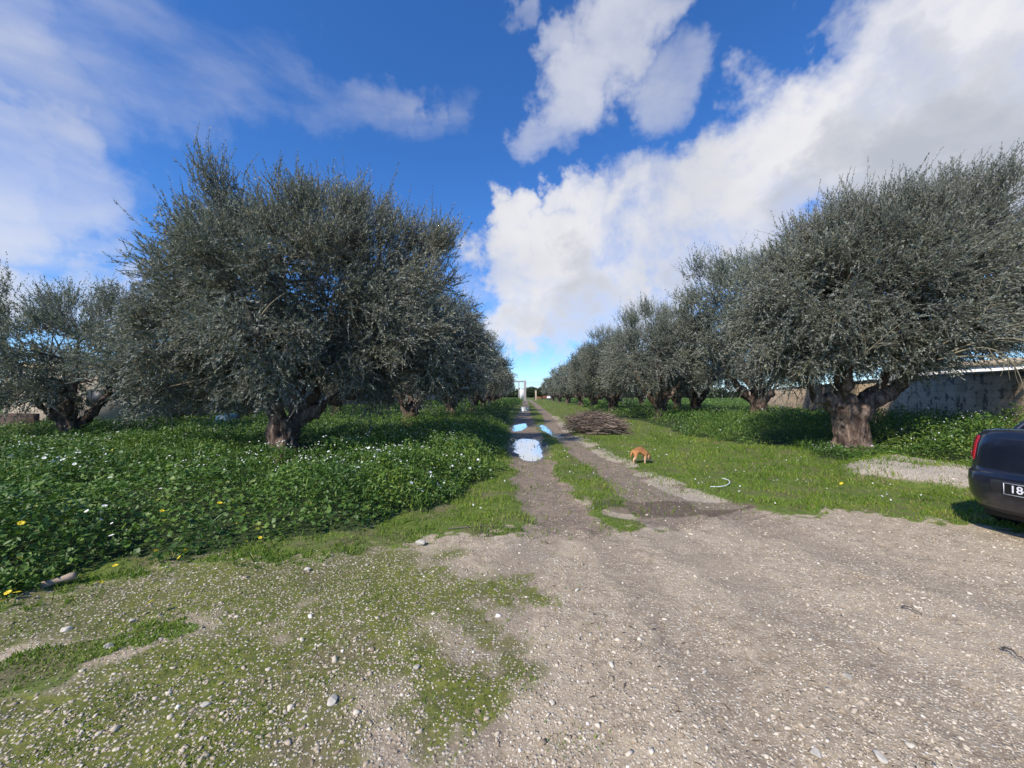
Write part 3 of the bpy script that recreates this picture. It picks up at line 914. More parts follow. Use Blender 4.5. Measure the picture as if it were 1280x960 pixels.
    clump = np.repeat(0.20 + 0.30 * rg.random(len(subs)) + 0.34 * lumpt, n_shoot)
    tone = np.clip(clump[:, None] + rg.normal(0, 0.15, (ns, n_leaf)) + 0.12 * (t > 0.85) + (rg.random(ns) < 0.04)[:, None] * 0.3, 0, 1)
    cm = npmesh('crown', V, Fo, M['leaf'], fattrs={'tone': tone.ravel()})
    # twigs
    BPn, BRn = np.array(BP), np.array(BR)
    V1, F1 = tubes(BPn, BRn, 5)
    parts_v, parts_f = [V1], [F1]; off = len(V1)
    if twig:
        tq = np.linspace(0, 1, 4)[None] * np.ones((ns, 1))
        TP = onshoot(tq)
        V2, F2 = tubes(TP, np.linspace(0.0042, 0.0016, 4)[None] * np.ones((ns, 1)) * (leaf / 0.065), 3)
        parts_v.append(V2); parts_f.append(F2 + off); off += len(V2)
    bm_ = npmesh('branches', np.concatenate(parts_v), np.concatenate(parts_f), M['twig'])
    return tm, bm_, cm

def plant(name_loc, meshes, label, group, rz=0.0, sc=1.0, bare=None):
    x, y = name_loc
    z = float(ground_z(np.array([x]), np.array([y]))[0]) - 0.06
    r = empty('olive_tree', (x, y, z), rz)
    r.scale = (sc, sc, sc) if not isinstance(sc, tuple) else sc
    tag(r, label, 'olive tree', group)
    tm, bo, co = meshes
    t = bpy.data.objects.new('trunk', tm if isinstance(tm, bpy.types.Mesh) else tm.data); C.objects.link(t); t.parent = r
    for src, nm in ((bo, 'branches'), (co, 'crown')):
        if src.parent is None and not src.get('used'):
            src.parent = r; src['used'] = 1
        else:
            c = src.copy(); C.objects.link(c); c.parent = r
    return r

GRP = 'olive trees of the grove'
# --- the big tree left of the track
heroL = make_tree(
    11,
    ells=[(0.1, 0.3, 3.9, 2.7, 2.3, 2.1), (-1.6, 0.1, 2.8, 1.4, 1.7, 1.5), (2.0, 0.5, 3.0, 1.7, 1.9, 1.6), (-0.9, 0.5, 5.0, 1.5, 1.4, 1.25),
          (1.7, 0.6, 4.9, 1.4, 1.3, 1.05), (0.3, -1.5, 2.7, 1.1, 0.9, 1.0), (0.5, 0.5, 5.0, 1.3, 1.3, 1.15), (2.3, 0.6, 4.7, 1.2, 1.2, 1.05), (3.2, 1.0, 2.6, 1.2, 1.4, 1.3), (-2.3, 0.2, 3.7, 0.8, 1.0, 0.9), (-2.2, -0.2, 2.05, 1.0, 1.4, 0.85), (2.7, 0.6, 2.35, 1.3, 1.5, 0.85)],
    tr={'pts': [(0.03, 0, -0.15), (0.0, 0, 0.15), (-0.03, 0, 0.55), (0.02, 0, 1.0)], 'rad': [0.42, 0.29, 0.25, 0.27]},
    limbs=[{'pts': [(-0.08, 0, 0.72), (-0.24, 0, 1.0), (-0.52, 0.05, 1.4), (-1.1, 0.1, 2.2), (-1.9, 0, 3.2)], 'r': (0.13, 0.04)},
           {'pts': [(0.08, 0, 0.72), (0.36, 0.05, 1.02), (0.85, 0.1, 1.38), (1.7, 0.4, 1.7), (2.6, 0.6, 2.4)], 'r': (0.145, 0.045)},
           {'pts': [(0.05, 0.05, 0.8), (0.08, 0.2, 1.2), (0.2, 0.4, 2.0), (-0.2, 0.5, 3.2), (-0.6, 0.6, 4.6)], 'r': (0.12, 0.04)},
           {'pts': [(0.1, 0.05, 0.8), (0.3, 0.3, 1.3), (0.8, 0.5, 2.2), (1.3, 0.6, 3.3), (1.7, 0.6, 4.4)], 'r': (0.14, 0.04)},
           {'pts': [(0, -0.1, 0.85), (0.1, -0.4, 1.3), (0.2, -1.0, 1.9), (0.3, -1.3, 2.6)], 'r': (0.11, 0.03)}],
    n_lump=150, n_sub=9, n_shoot=19, n_leaf=21, leaf=0.066, shoot_len=0.42, voxel=0.035, gnarl=1.3, lean=(0.02, 0, 0), lump_min=0.56)
plant((-5.05, 8.6), heroL, 'largest olive tree, left of the muddy track, its split trunk rising from the weeds', GRP)

# --- the big tree on the right, over the gravel mound
heroR = make_tree(
    23,
    ells=[(0.5, 0.2, 3.9, 2.4, 2.3, 1.95), (-0.9, 0.0, 3.4, 1.6, 1.9, 1.5), (2.4, 0.1, 4.0, 1.9, 2.0, 1.6), (0.6, 0.2, 5.1, 1.8, 1.6, 1.15),
          (2.6, 0.1, 5.4, 1.6, 1.5, 1.25), (3.7, -0.2, 4.5, 1.3, 1.4, 1.4), (-1.6, 0.1, 2.8, 0.8, 1.0, 0.85), (0.9, -1.0, 3.0, 1.2, 1.0, 0.8)],
    tr={'pts': [(0.02, 0, -0.15), (0, 0, 0.2), (-0.02, 0, 0.7), (0.0, 0, 1.15)], 'rad': [0.58, 0.38, 0.31, 0.36]},
    limbs=[{'pts': [(-0.2, 0, 0.95), (-0.55, 0, 1.4), (-1.1, 0, 1.75), (-1.5, 0, 2.3), (-1.7, 0, 3.0)], 'r': (0.20, 0.05)},
           {'pts': [(0.2, 0, 0.95), (0.7, 0, 1.4), (1.3, 0, 1.75), (2.2, 0, 2.4), (3.0, 0, 3.4)], 'r': (0.21, 0.05)},
           {'pts': [(0.0, 0.1, 1.0), (0.1, 0.4, 1.8), (0.2, 0.6, 2.8), (0.4, 0.5, 4.2)], 'r': (0.15, 0.05)},
           {'pts': [(0.1, 0.0, 1.1), (0.8, -0.1, 1.9), (1.4, -0.1, 3.0), (2.0, 0, 4.3)], 'r': (0.17, 0.05)},
           {'pts': [(-0.1, 0.0, 1.1), (-0.5, -0.5, 1.8), (-0.7, -1.1, 2.6)], 'r': (0.14, 0.04)}],
    n_lump=155, n_sub=9, n_shoot=19, n_leaf=21, leaf=0.068, shoot_len=0.44, voxel=0.04, gnarl=1.4, lean=(0.10, 0, 0), lump_min=0.56)
plant((8.62, 9.85), heroR, 'big olive tree with a thick pitted trunk beside the pale gravel mound', GRP)

# --- three middle kinds, copied down the rows
def mid_tree(seed, rx, hgt, nl=84, leaf=0.105, nle=20, nsh=10):
    rg = np.random.default_rng(seed)
    E = [(0, 0, hgt * 0.58, rx * 0.82, rx * 0.82, hgt * 0.30)]
    for k in range(5):
        a = k * 1.257 + rg.random() * 0.6
        E.append((math.cos(a) * rx * 0.5, math.sin(a) * rx * 0.5, hgt * (0.46 + 0.12 * rg.random()), rx * 0.50, rx * 0.50, hgt * 0.21))
    for k in range(3):
        a = k * 2.1 + rg.random()
        E.append((math.cos(a) * rx * 0.33, math.sin(a) * rx * 0.33, hgt * 0.80, rx * 0.38, rx * 0.38, hgt * 0.165))
    limbs = []
    for k in range(5):
        a = k * 1.257 + rg.random() * 0.5
        c, s = math.cos(a), math.sin(a)
        limbs.append({'pts': [(c * .12, s * .12, 0.75), (c * .5, s * .5, 1.3), (c * 1.1, s * 1.1, 2.0), (c * rx * 0.52, s * rx * 0.52, hgt * 0.55)], 'r': (0.20, 0.05)})
    limbs.append({'pts': [(0, 0, 0.8), (0.1, 0, 1.6), (-0.1, 0.1, hgt * 0.5), (0, 0, hgt * 0.75)], 'r': (0.18, 0.04)})
    return make_tree(seed, E, limbs, {'pts': [(0, 0, -0.2), (0, 0, 0.3), (0.05, 0, 0.7), (0.05, 0, 1.0)], 'rad': [0.52, 0.38, 0.34, 0.36]},
                     nl, 8, nsh, nle, leaf, shoot_len=0.62, voxel=0.06, gnarl=1.1, lean=(0.05, 0, 0), lump_min=0.8, twig=False)
kA = mid_tree(31, 3.7, 6.9)
kB = mid_tree(37, 4.0, 7.2)
kC = mid_tree(41, 3.4, 6.4)
kinds = [kA, kB, kC]
# distance version: fewer, larger leaves
fA = mid_tree(51, 3.8, 6.9, nl=46, leaf=0.20, nle=9, nsh=7)
fB = mid_tree(57, 3.6, 6.6, nl=46, leaf=0.20, nle=9, nsh=7)
far = [fA, fB]

LROW = [  # (x, y, kind, rz, scale, label)
    (-4.75, 18.0, kB, 0.4, 0.98, 'second olive along the left edge of the track, behind the largest tree'),
    (-4.15, 26.5, kA, 2.1, 0.95, 'third olive along the left edge of the track, slim trunk at the weeds'),
    (-3.5, 35.5, kC, 1.0, 1.02, 'fourth olive along the left edge of the track'),
    (-3.4, 45.0, fA, 0.3, 1.0, 'fifth olive along the left edge of the track'),
    (-3.3, 55.5, fB, 4.0, 1.0, 'sixth olive along the left edge of the track'),
    (-3.2, 67.0, fA, 2.0, 0.98, 'seventh olive along the left edge of the track'),
    (-3.1, 80.0, fB, 1.0, 1.0, 'eighth olive along the left edge of the track'),
    (-3.0, 95.0, fA, 5.0, 0.95, 'farthest olive along the left edge of the track, before the gateway'),
]
RROW = [
    (9.3, 24.3, kA, 0.5, 1.0, 'olive with a wide forked trunk behind the brushwood heap, right of the track'),
    (8.9, 34.0, kB, 3.0, 0.98, 'olive just behind the brushwood heap, right of the track'),
    (9.6, 45.0, kC, 1.3, 1.05, 'third olive beyond the brushwood heap, right of the track'),
    (10.0, 56.5, fA, 0.2, 1.0, 'fourth olive beyond the brushwood heap, right of the track'),
    (10.0, 69.0, fB, 2.5, 1.0, 'fifth olive beyond the brushwood heap, right of the track'),
    (10.2, 83.0, fA, 4.5, 0.95, 'sixth olive beyond the brushwood heap, right of the track'),
    (10.4, 98.0, fB, 3.5, 0.9, 'farthest olive beyond the brushwood heap, right of the track'),
]
SECOND = [
    (14.0, 22.0, kB, 5.1, 1.3, 'olive between the big right tree and the forked one, before the block wall'),
    (14.6, 30.5, kA, 2.6, 1.15, 'olive leaning before the block wall, behind the forked olive'),
    (17.5, 41.0, kC, 0.2, 1.0, 'nearer olive of the inner right row, far along the block wall'),
    (17.8, 53.0, fA, 3.3, 1.0, 'middle olive of the inner right row'),
    (18.4, 66.0, fB, 1.9, 1.0, 'farther olive of the inner right row'),
    (19.0, 82.0, fA, 0.7, 1.0, 'last olive of the inner right row'),
    (-12.7, 11.2, kA, 3.9, 0.66, 'small olive at the left edge of the photo, in front of the tan shed'),
    (-13.6, 20.0, kA, 4.4, 0.9, 'olive of the outer left row, behind the largest tree'),
    (-13.4, 29.5, kB, 0.9, 0.95, 'middle olive of the outer left row, deep behind the largest tree'),
    (-12.8, 40.0, kC, 2.9, 1.0, 'farther olive of the outer left row'),
    (-12.2, 52.0, fB, 1.1, 1.0, 'farthest but one olive of the outer left row'),
    (-11.5, 66.0, fA, 3.1, 1.0, 'farthest olive of the outer left row'),
]
for x, y, k, rz, sc, lab in LROW + RROW + SECOND:
    plant((x, y), k, lab, GRP, rz, sc)

# ------------------------------------------------------------------ generic solids
def box_v(x0, x1, y0, y1, z0, z1):
    V = np.array([[x, y, z] for z in (z0, z1) for y in (y0, y1) for x in (x0, x1)], float)
    Fo = np.array([[0, 2, 3, 1], [4, 5, 7, 6], [0, 1, 5, 4], [2, 6, 7, 3], [0, 4, 6, 2], [1, 3, 7, 5]])
    return V, Fo

def boxes(name, lst, mat, parent=None, bevel=0.0, loc=None):
    Vs, Fs, off = [], [], 0
    for b in lst:
        V, Fo = box_v(*b); Vs.append(V); Fs.append(Fo + off); off += 8
    o = npmesh(name, np.concatenate(Vs), np.concatenate(Fs), mat, parent, loc=loc)
    if bevel:
        m = o.modifiers.new('bevel', 'BEVEL'); m.width = bevel; m.segments = 2
    return o

def G(px, py, z=0.0):
    p = gp(px, py, z); return float(p[0]), float(p[1])
def gz(x, y):
    return float(ground_z(np.array([x]), np.array([y]))[0])

# ------------------------------------------------------------------ walls
def wall_material(name, base, dark, smear, mortar=(0.20, 0.18, 0.15), soil=True):
    m, T, out = newmat(name)
    tc = T.node('ShaderNodeTexCoord')
    geo = T.node('ShaderNodeNewGeometry')
    sx = T.node('ShaderNodeSeparateXYZ', ins={0: tc.outputs['Object']})
    cb = T.node('ShaderNodeCombineXYZ', ins={0: sx.outputs[0], 1: sx.outputs[2], 2: 0.0})
    br = T.node('ShaderNodeTexBrick', ins={'Vector': cb.outputs[0], 'Scale': 1.0, 'Brick Width': 0.42, 'Row Height': 0.21, 'Mortar Size': 0.012, 'Mortar Smooth': 0.4,
                                           'Color1': (1, 1, 1, 1), 'Color2': (0.82, 0.82, 0.82, 1), 'Mortar': (0.68, 0.65, 0.6, 1)})
    n1 = T.noise(cb.outputs[0], 0.9, 6, 0.6)
    n2 = T.noise(cb.outputs[0], 3.2, 5, 0.6, 0.8)
    n3 = T.noise(cb.outputs[0], 22, 4, 0.6)
    c = T.mix(T.ss(n1.outputs[0], 0.35, 0.65), (*base, 1), (*dark, 1))
    c = T.mix(T.ss(n1.outputs[0], 0.40, 0.60, 0.35, 1.0), c, T.mix(1.0, c, br.outputs[0], 'MULTIPLY'))
    c = T.mix(T.ss(n3.outputs[0], 0.3, 0.7, 0, 0.35), c, T.mix(1.0, c, (0.6, 0.58, 0.55, 1), 'MULTIPLY'))
    if smear:
        low = T.ss(sx.outputs[2], 0.5, 2.0, 1.0, 0.75)
        c = T.mix(T.math('MULTIPLY', T.ss(n2.outputs[0], 0.555, 0.585), T.math('MULTIPLY', low, smear)), c, (0.075, 0.065, 0.055, 1))
    p = T.node('ShaderNodeBsdfPrincipled', ins={'Base Color': c, 'Roughness': 0.92, 'Specular IOR Level': 0.2})
    h = T.math('ADD', br.outputs['Fac'], T.math('MULTIPLY', n3.outputs[0], -0.8))
    b = T.node('ShaderNodeBump', ins={'Strength': 0.7, 'Distance': 0.02, 'Height': h}); b.invert = True
    T.l.new(b.outputs[0], p.inputs['Normal'])
    T.l.new(p.outputs[0], out.inputs[0])
    return m
M['wall_r'] = wall_material('smeared_block_wall', (0.66, 0.51, 0.35), (0.52, 0.41, 0.28), 0.9)
M['wall_l'] = wall_material('pale_block_wall', (0.40, 0.36, 0.31), (0.28, 0.25, 0.21), 0.3)
M['brown'] = wall_material('brown_masonry', (0.17, 0.12, 0.095), (0.12, 0.085, 0.07), 0.5)
M['plaster'] = simple('cream_plaster', (0.46, 0.38, 0.28), 0.9, noise=0.15, nscale=2.5, bump=0.01)
M['white'] = simple('whitewash', (0.78, 0.77, 0.73), 0.85, noise=0.06, nscale=2)
M['concrete'] = simple('weathered_concrete', (0.33, 0.31, 0.29), 0.9, noise=0.2, nscale=4, bump=0.01)
M['dark'] = simple('dark_opening', (0.02, 0.02, 0.022), 0.5)
M['roofc'] = simple('ochre_roof_edge', (0.60, 0.46, 0.25), 0.8)
M['redwall'] = simple('terracotta_wall', (0.40, 0.17, 0.11), 0.9)

def long_wall(p0, p1, h, mat, label, name='block_wall', th=0.22, cap=True, seg=3.0, step=0.0):
    p0 = np.array(p0, float); p1 = np.array(p1, float)
    L = float(np.hypot(*(p1 - p0))); ang = math.atan2(*(p1 - p0)[::-1])
    r = empty(name, (p0[0], p0[1], -0.05), ang)
    tag(r, label, 'wall')
    n = max(1, int(L / seg)); Vt = []
    # panel with a slightly uneven top
    xs = np.linspace(0, L, n * 4 + 1)
    top = h + (fbm(xs * 0.35, xs * 0, seed=91) - 0.5) * 0.16
    V = []
    for x, t in zip(xs, top):
        V += [[x, -th / 2, -0.3], [x, th / 2, -0.3], [x, th / 2, t], [x, -th / 2, t]]
    Fo = []
    for i in range(len(xs) - 1):
        a = i * 4; b = a + 4
        Fo += [[a, b, b + 3, a + 3], [a + 3, b + 3, b + 2, a + 2], [a + 2, b + 2, b + 1, a + 1]]
    e = (len(xs) - 1) * 4
    Fo += [[0, 3, 2, 1], [e, e + 1, e + 2, e + 3]]
    npmesh('masonry', V, Fo, mat, r)
    if cap:
        V2, F2, off = [], [], 0
        for i in range(len(xs) - 1):
            x0, x1 = xs[i] + 0.003, xs[i + 1] - 0.003
            V_, F_ = box_v(x0, x1, -th / 2 - 0.03, th / 2 + 0.03, 0, 0.07)
            V_[:, 2] += np.where(V_[:, 0] < (x0 + x1) / 2, top[i], top[i + 1]) - 0.02
            V2.append(V_); F2.append(F_ + off); off += 8
        npmesh('coping', np.concatenate(V2), np.concatenate(F2), M['concrete'], r)
    return r
long_wall((11.8, 7.5), (36.8, 60.0), 2.20, M['wall_r'], 'long grey block wall with dark smears behind the right olives')
long_wall((-18.4, 21.0), (-14.6, 118.0), 1.95, M['wall_l'], 'long pale block wall behind the outer left olive row')
long_wall((-24.0, 12.6), (-15.9, 12.9), 0.95, M['brown'], 'low brown masonry wall at the left edge of the photo, by the small olive', name='low_wall', cap=False)

# tan shed behind the small olive
sh = empty('shed', (-17.3, 16.8, 0)); tag(sh, 'tan rendered shed with an ochre roof edge, behind the small olive', 'shed')
boxes('wall', [(-2.2, 2.2, -2, 2, -0.2, 2.55)], M['plaster'], sh)
boxes('roof', [(-2.35, 2.35, -2.15, 2.15, 2.553, 2.72)], M['roofc'], sh, 0.01)
boxes('door', [(-0.5, 0.4, -2.04, -2.003, 0, 2.0)], M['dark'], sh)
boxes('window', [(1.0, 1.7, -2.04, -2.003, 1.1, 1.7)], M['dark'], sh)

def house(name, label, x0, x1, y0, y1, h, wm, rm, wins, par=0.3):
    cx, cy = (x0 + x1) / 2, (y0 + y1) / 2
    r = empty(name, (cx, cy, 0)); tag(r, label, 'house')
    a, b = (x1 - x0) / 2, (y1 - y0) / 2
    boxes('wall', [(-a, a, -b, b, -0.2, h)], wm, r)
    boxes('roof', [(-a - .1, a + .1, -b - .1, b + .1, h + .003, h + par)], rm, r)
    for (wx, wz, ww, wh) in wins:
        w = boxes('window', [(wx - ww / 2, wx + ww / 2, -b - .04, -b - .003, wz, wz + wh)], M['dark'], r)
    return r
house('house', 'white flat roofed house beyond the smeared block wall', 24.3, 35, 18.0, 25, 3.0, M['white'], M['plaster'], [(-3, 1.2, 1, 1.1), (0, 1.2, 1, 1.1), (3, 0, 1, 2.1)])
house('house', 'low white farm building seen through the left olives', -31, -20.5, 26, 36, 3.0, M['white'], M['white'], [(3, 1.2, 1, 1), (-1, 1.2, 1, 1)])
house('house', 'terracotta house far off, right of the gateway', 10.5, 19, 168, 176, 4.4, M['redwall'], M['concrete'], [(-2, 1.2, 1.2, 1.4), (2, 1.2, 1.2, 1.4)])

# sand heap over the wall
def heap(name, label, cx, cy, rx, ry, h, mat, cat):
    n, m = 40, 14
    a = np.linspace(0, 2 * np.pi, n, endpoint=False); q = np.linspace(0, 1, m)
    Q, A = np.meshgrid(q, a, indexing='ij')
    x = Q * np.cos(A) * rx; y = Q * np.sin(A) * ry
    z = h * (1 - Q ** 1.4) + (fbm(x * 1.2 + cx, y * 1.2 + cy, seed=95) - 0.5) * h * 0.35 * (1 - Q ** 4)
    idx = np.arange(n * m).reshape(m, n)
    Fo = np.stack([idx[:-1], np.roll(idx[:-1], -1, 1), np.roll(idx[1:], -1, 1), idx[1:]], -1).reshape(-1, 4)
    o = npmesh(name, np.stack([x, y, z], -1).reshape(-1, 3), Fo[:, ::-1], mat, smooth=True, loc=(cx, cy, -0.03))
    tag(o, label, cat); return o
M['sand'] = simple('pale_sand', (0.50, 0.42, 0.31), 0.95, noise=0.12, nscale=3, bump=0.03)
heap('sand_heap', 'pale sand heap rising above the smeared block wall', 19.9, 14.4, 2.8, 2.4, 2.6, M['sand'], 'sand heap')

# blue water tank under the left trees
M['blue'] = simple('blue_plastic', (0.025, 0.09, 0.16), 0.6, noise=0.1)
M['rust'] = simple('dark_steel', (0.09, 0.07, 0.06), 0.7)
def lathe(name, prof, mat, parent=None, loc=None, n=28):
    prof = np.array(prof, float); a = np.linspace(0, 2 * np.pi, n, endpoint=False)
    V = np.stack([prof[:, 0:1] * np.cos(a), prof[:, 0:1] * np.sin(a), prof[:, 1:2] * np.ones((1, n))], -1).reshape(-1, 3)
    idx = np.arange(len(prof) * n).reshape(-1, n)
    Fo = np.stack([idx[:-1], np.roll(idx[:-1], -1, 1), np.roll(idx[1:], -1, 1), idx[1:]], -1).reshape(-1, 4)
    return npmesh(name, V, Fo, mat, parent, smooth=True, loc=loc)
bt = empty('water_tank', (-11.9, 16.2, 0)); tag(bt, 'blue plastic water tank half hidden behind the largest olive', 'tank')
lathe('tank_body', [(0, 0), (.5, 0), (.52, .05), (.52, .35), (.535, .37), (.52, .39), (.52, .72), (.535, .74), (.52, .76), (.52, 1.0), (.45, 1.12), (.2, 1.2), (0, 1.2)], M['blue'], bt)
bt.scale = (0.8, 0.8, 0.62)
lathe('lid', [(0, 1.195), (.19, 1.2), (.19, 1.25), (0, 1.26)], M['dark'], bt)

# gateway at the end of the track
gy = 118.0
gx = lambda px: (px - 640) / F * gy
gw = empty('gateway', (gx(656.5), gy, 0)); tag(gw, 'tall concrete gateway with a white gate leaf at the end of the track', 'gateway')
boxes('pillar', [(-0.42, 0.30, -0.3, 0.3, -0.1, 6.0)], M['concrete'], gw, 0.03)
boxes('pillar', [(-2.1, -1.8, -0.25, 0.25, -0.1, 5.55)], M['concrete'], gw, 0.03)
boxes('lintel', [(-3.6, -0.423, -0.28, 0.28, 5.5, 5.95)], M['concrete'], gw, 0.03)
gl_ = boxes('gate_leaf', [(-1.75, -0.47, -0.10, -0.03, 0.12, 3.3)], M['white'], gw)
boxes('rib', [(-1.72 + k * 0.31, -1.68 + k * 0.31, -0.135, -0.103, 0.2, 3.2) for k in range(5)], M['white'], gl_)
gp_ = empty('gate_post', (gx(668.3), gy - 6, 0)); tag(gp_, 'slim pale post beside the track mouth, right of the gateway', 'post')
boxes('post', [(-0.22, 0.22, -0.22, 0.22, -0.1, 2.9)], M['plaster'], gp_, 0.02)
boxes('cap', [(-0.3, 0.3, -0.3, 0.3, 2.903, 3.02)], M['concrete'], gp_, 0.02)
pl = empty('utility_pole', (21, gy + 2, 0)); tag(pl, 'grey utility pole carrying thin wires to the gateway', 'utility pole')
lathe('pole', [(0, -.2), (.14, -.2), (.09, 6.4), (0, 6.4)], M['concrete'], pl, n=12)
for zz, dy in ((5.5, 0.0), (5.0, 0.05)):
    P = bez(np.array([-(21 - gx(656.5)) + 0.3, -2.0, zz]), np.array([-8, -1, zz - 0.5]), np.array([0, dy, zz + 0.7]), 16)
    V, Fo = tubes(P[None], np.full((1, 16), 0.022), 4)
    npmesh('wire', V, Fo, M['rust'], pl)

# trees beyond the gateway and along the horizon
M['wood'] = leafmat('distant_foliage', [(0, (0.020, 0.032, 0.016)), (0.5, (0.038, 0.056, 0.026)), (1, (0.07, 0.09, 0.045))], rough=0.6, trans=0.1, spec=0.3)
def bush_mesh(name, lumps, n, size, mat, parent=None, seed=1):
    rg = np.random.default_rng(seed)
    L = np.array(lumps, float)
    w = (L[:, 3] * L[:, 5]); w = w / w.sum()
    j = rg.choice(len(L), n, p=w)
    d = nrm(rg.normal(0, 1, (n, 3)))
    r = 0.55 + 0.5 * rg.random(n)
    p = L[j, :3] + d * L[j, 3:6] * r[:, None]
    p[:, 2] = np.abs(p[:, 2])
    R = frames(nrm(d + rg.normal(0, .7, (n, 3))), rg.random(n) * 6.28)
    tv = np.array([[-.5, 0, 0], [0, -.4, .06], [.5, 0, 0], [0, .4, .06]]); tf = np.array([[0, 1, 2, 3]])
    V, Fo = scatter(tv, tf, p, R, size * (0.6 + 0.8 * rg.random(n)))
    tone = np.clip(0.2 + 0.5 * rg.random(n) + (0.2 * (rg.random(len(L)) - .5))[j], 0, 1)
    return npmesh(name, V, Fo, mat, parent, fattrs={'tone': tone})
def round_tree(x, y, h, r, label, seed):
    rg = np.random.default_rng(seed)
    t = empty('round_tree', (x, y, 0)); tag(t, label, 'tree', 'dark trees beyond the gateway')
    lathe('trunk', [(0, -.1), (.25, -.1), (.18, h * .5), (0, h * .5)], M['bark'], t, n=10)
    l = [(rg.normal(0, r * .45), rg.normal(0, r * .45), h * (0.45 + 0.3 * rg.random()), r * .55, r * .55, h * .25) for _ in range(12)]
    bush_mesh('crown', l, 9000, 0.28, M['wood'], t, seed)
round_tree(8.2, 140, 4.8, 2.6, 'dark round tree straight beyond the gate post', 3)
round_tree(11.4, 146, 3.9, 2.2, 'smaller dark tree in front of the terracotta house', 4)
lm = []
rg_ = np.random.default_rng(99)
for k in range(330):
    u = -1.9 + 3.8 * (k + rg_.random()) / 330
    y = 190 + 90 * rg_.random()
    if abs(u) < 0.08 and y < 235: y = 240
    h = 3.2 + 3.2 * rg_.random()
    lm.append((u * y, y, h * 0.45, 4 + 5 * rg_.random(), 4, h * 0.55))
o = bush_mesh('distant_trees', lm, 90000, 1.3, M['wood'], None, 98)
tag(o, 'low belt of far-off trees closing the horizon behind the grove', 'trees', kind='stuff')

# ------------------------------------------------------------------ brushwood heap
def build_brush():
    rg = np.random.default_rng(12)
    cx, cy = G(751, 544)
    cy += 0.6; cx += 0.0
    n = 1500
    a = rg.random(n) * 6.28; q = np.sqrt(rg.random(n))
    x = q * np.cos(a) * 1.05; y = q * np.sin(a) * 0.75
    top = 0.84 * (1 - (x / 1.35 + 0.12) ** 2) * (1 - (y / 0.95) ** 2)
    z = np.clip(top, 0.03, 1) * rg.random(n) ** 0.5
    ln = 0.3 + 0.75 * rg.random(n)
    d = nrm(np.stack([np.ones(n) * np.where(rg.random(n) < .5, 1, -1), rg.normal(0, .7, n), rg.normal(-0.05, .20, n) - 0.25 * np.abs(x)], -1))
    t = np.linspace(-.5, .5, 6)
    P = np.stack([x, y, z], -1)[:, None] + d[:, None] * (ln[:, None] * t)[..., None]
    bend = rg.normal(0, .22, (n, 3)); bend[:, 2] -= 0.12
    P = P + bend[:, None] * ((ln[:, None]) * (t ** 2 * 1.0))[..., None]
    P += rg.normal(0, .012, P.shape)
    P[..., 2] = np.maximum(P[..., 2], 0.01)
    R = (0.004 + 0.010 * rg.random(n) ** 2)[:, None] * np.linspace(1.2, .5, 6)[None]
    V, Fo = tubes(P, R, 4)
    # some twigs stick out upward on the left end
    n2 = 90
    b = np.stack([-0.45 + rg.normal(0, .3, n2), rg.normal(0, .3, n2), 0.45 + 0.1 * rg.random(n2)], -1)
    d2 = nrm(np.stack([rg.normal(-.2, .5, n2), rg.normal(0, .4, n2), .7 + rg.random(n2) * .5], -1))
    P2 = b[:, None] + d2[:, None] * ((0.25 + .3 * rg.random(n2))[:, None] * np.linspace(0, 1, 6))[..., None]
    V2, F2 = tubes(P2, np.linspace(.006, .002, 6)[None] * np.ones((n2, 1)), 3)
    m = leafmat('dry_brushwood', [(0, (0.07, 0.05, 0.04)), (0.5, (0.17, 0.125, 0.10)), (1, (0.36, 0.29, 0.24))], rough=0.9, trans=0, spec=0.2)
    tn = np.concatenate([np.repeat(rg.random(n), 20), np.repeat(rg.random(n2), 15)])
    o = npmesh('brushwood_heap', np.concatenate([V, V2]), np.concatenate([Fo, F2 + len(V)]), m, loc=(cx, cy, gz(cx, cy)), fattrs={'tone': tn})
    tag(o, 'heap of dry cut olive branches lying on the grass right of the track', 'brushwood heap')
build_brush()

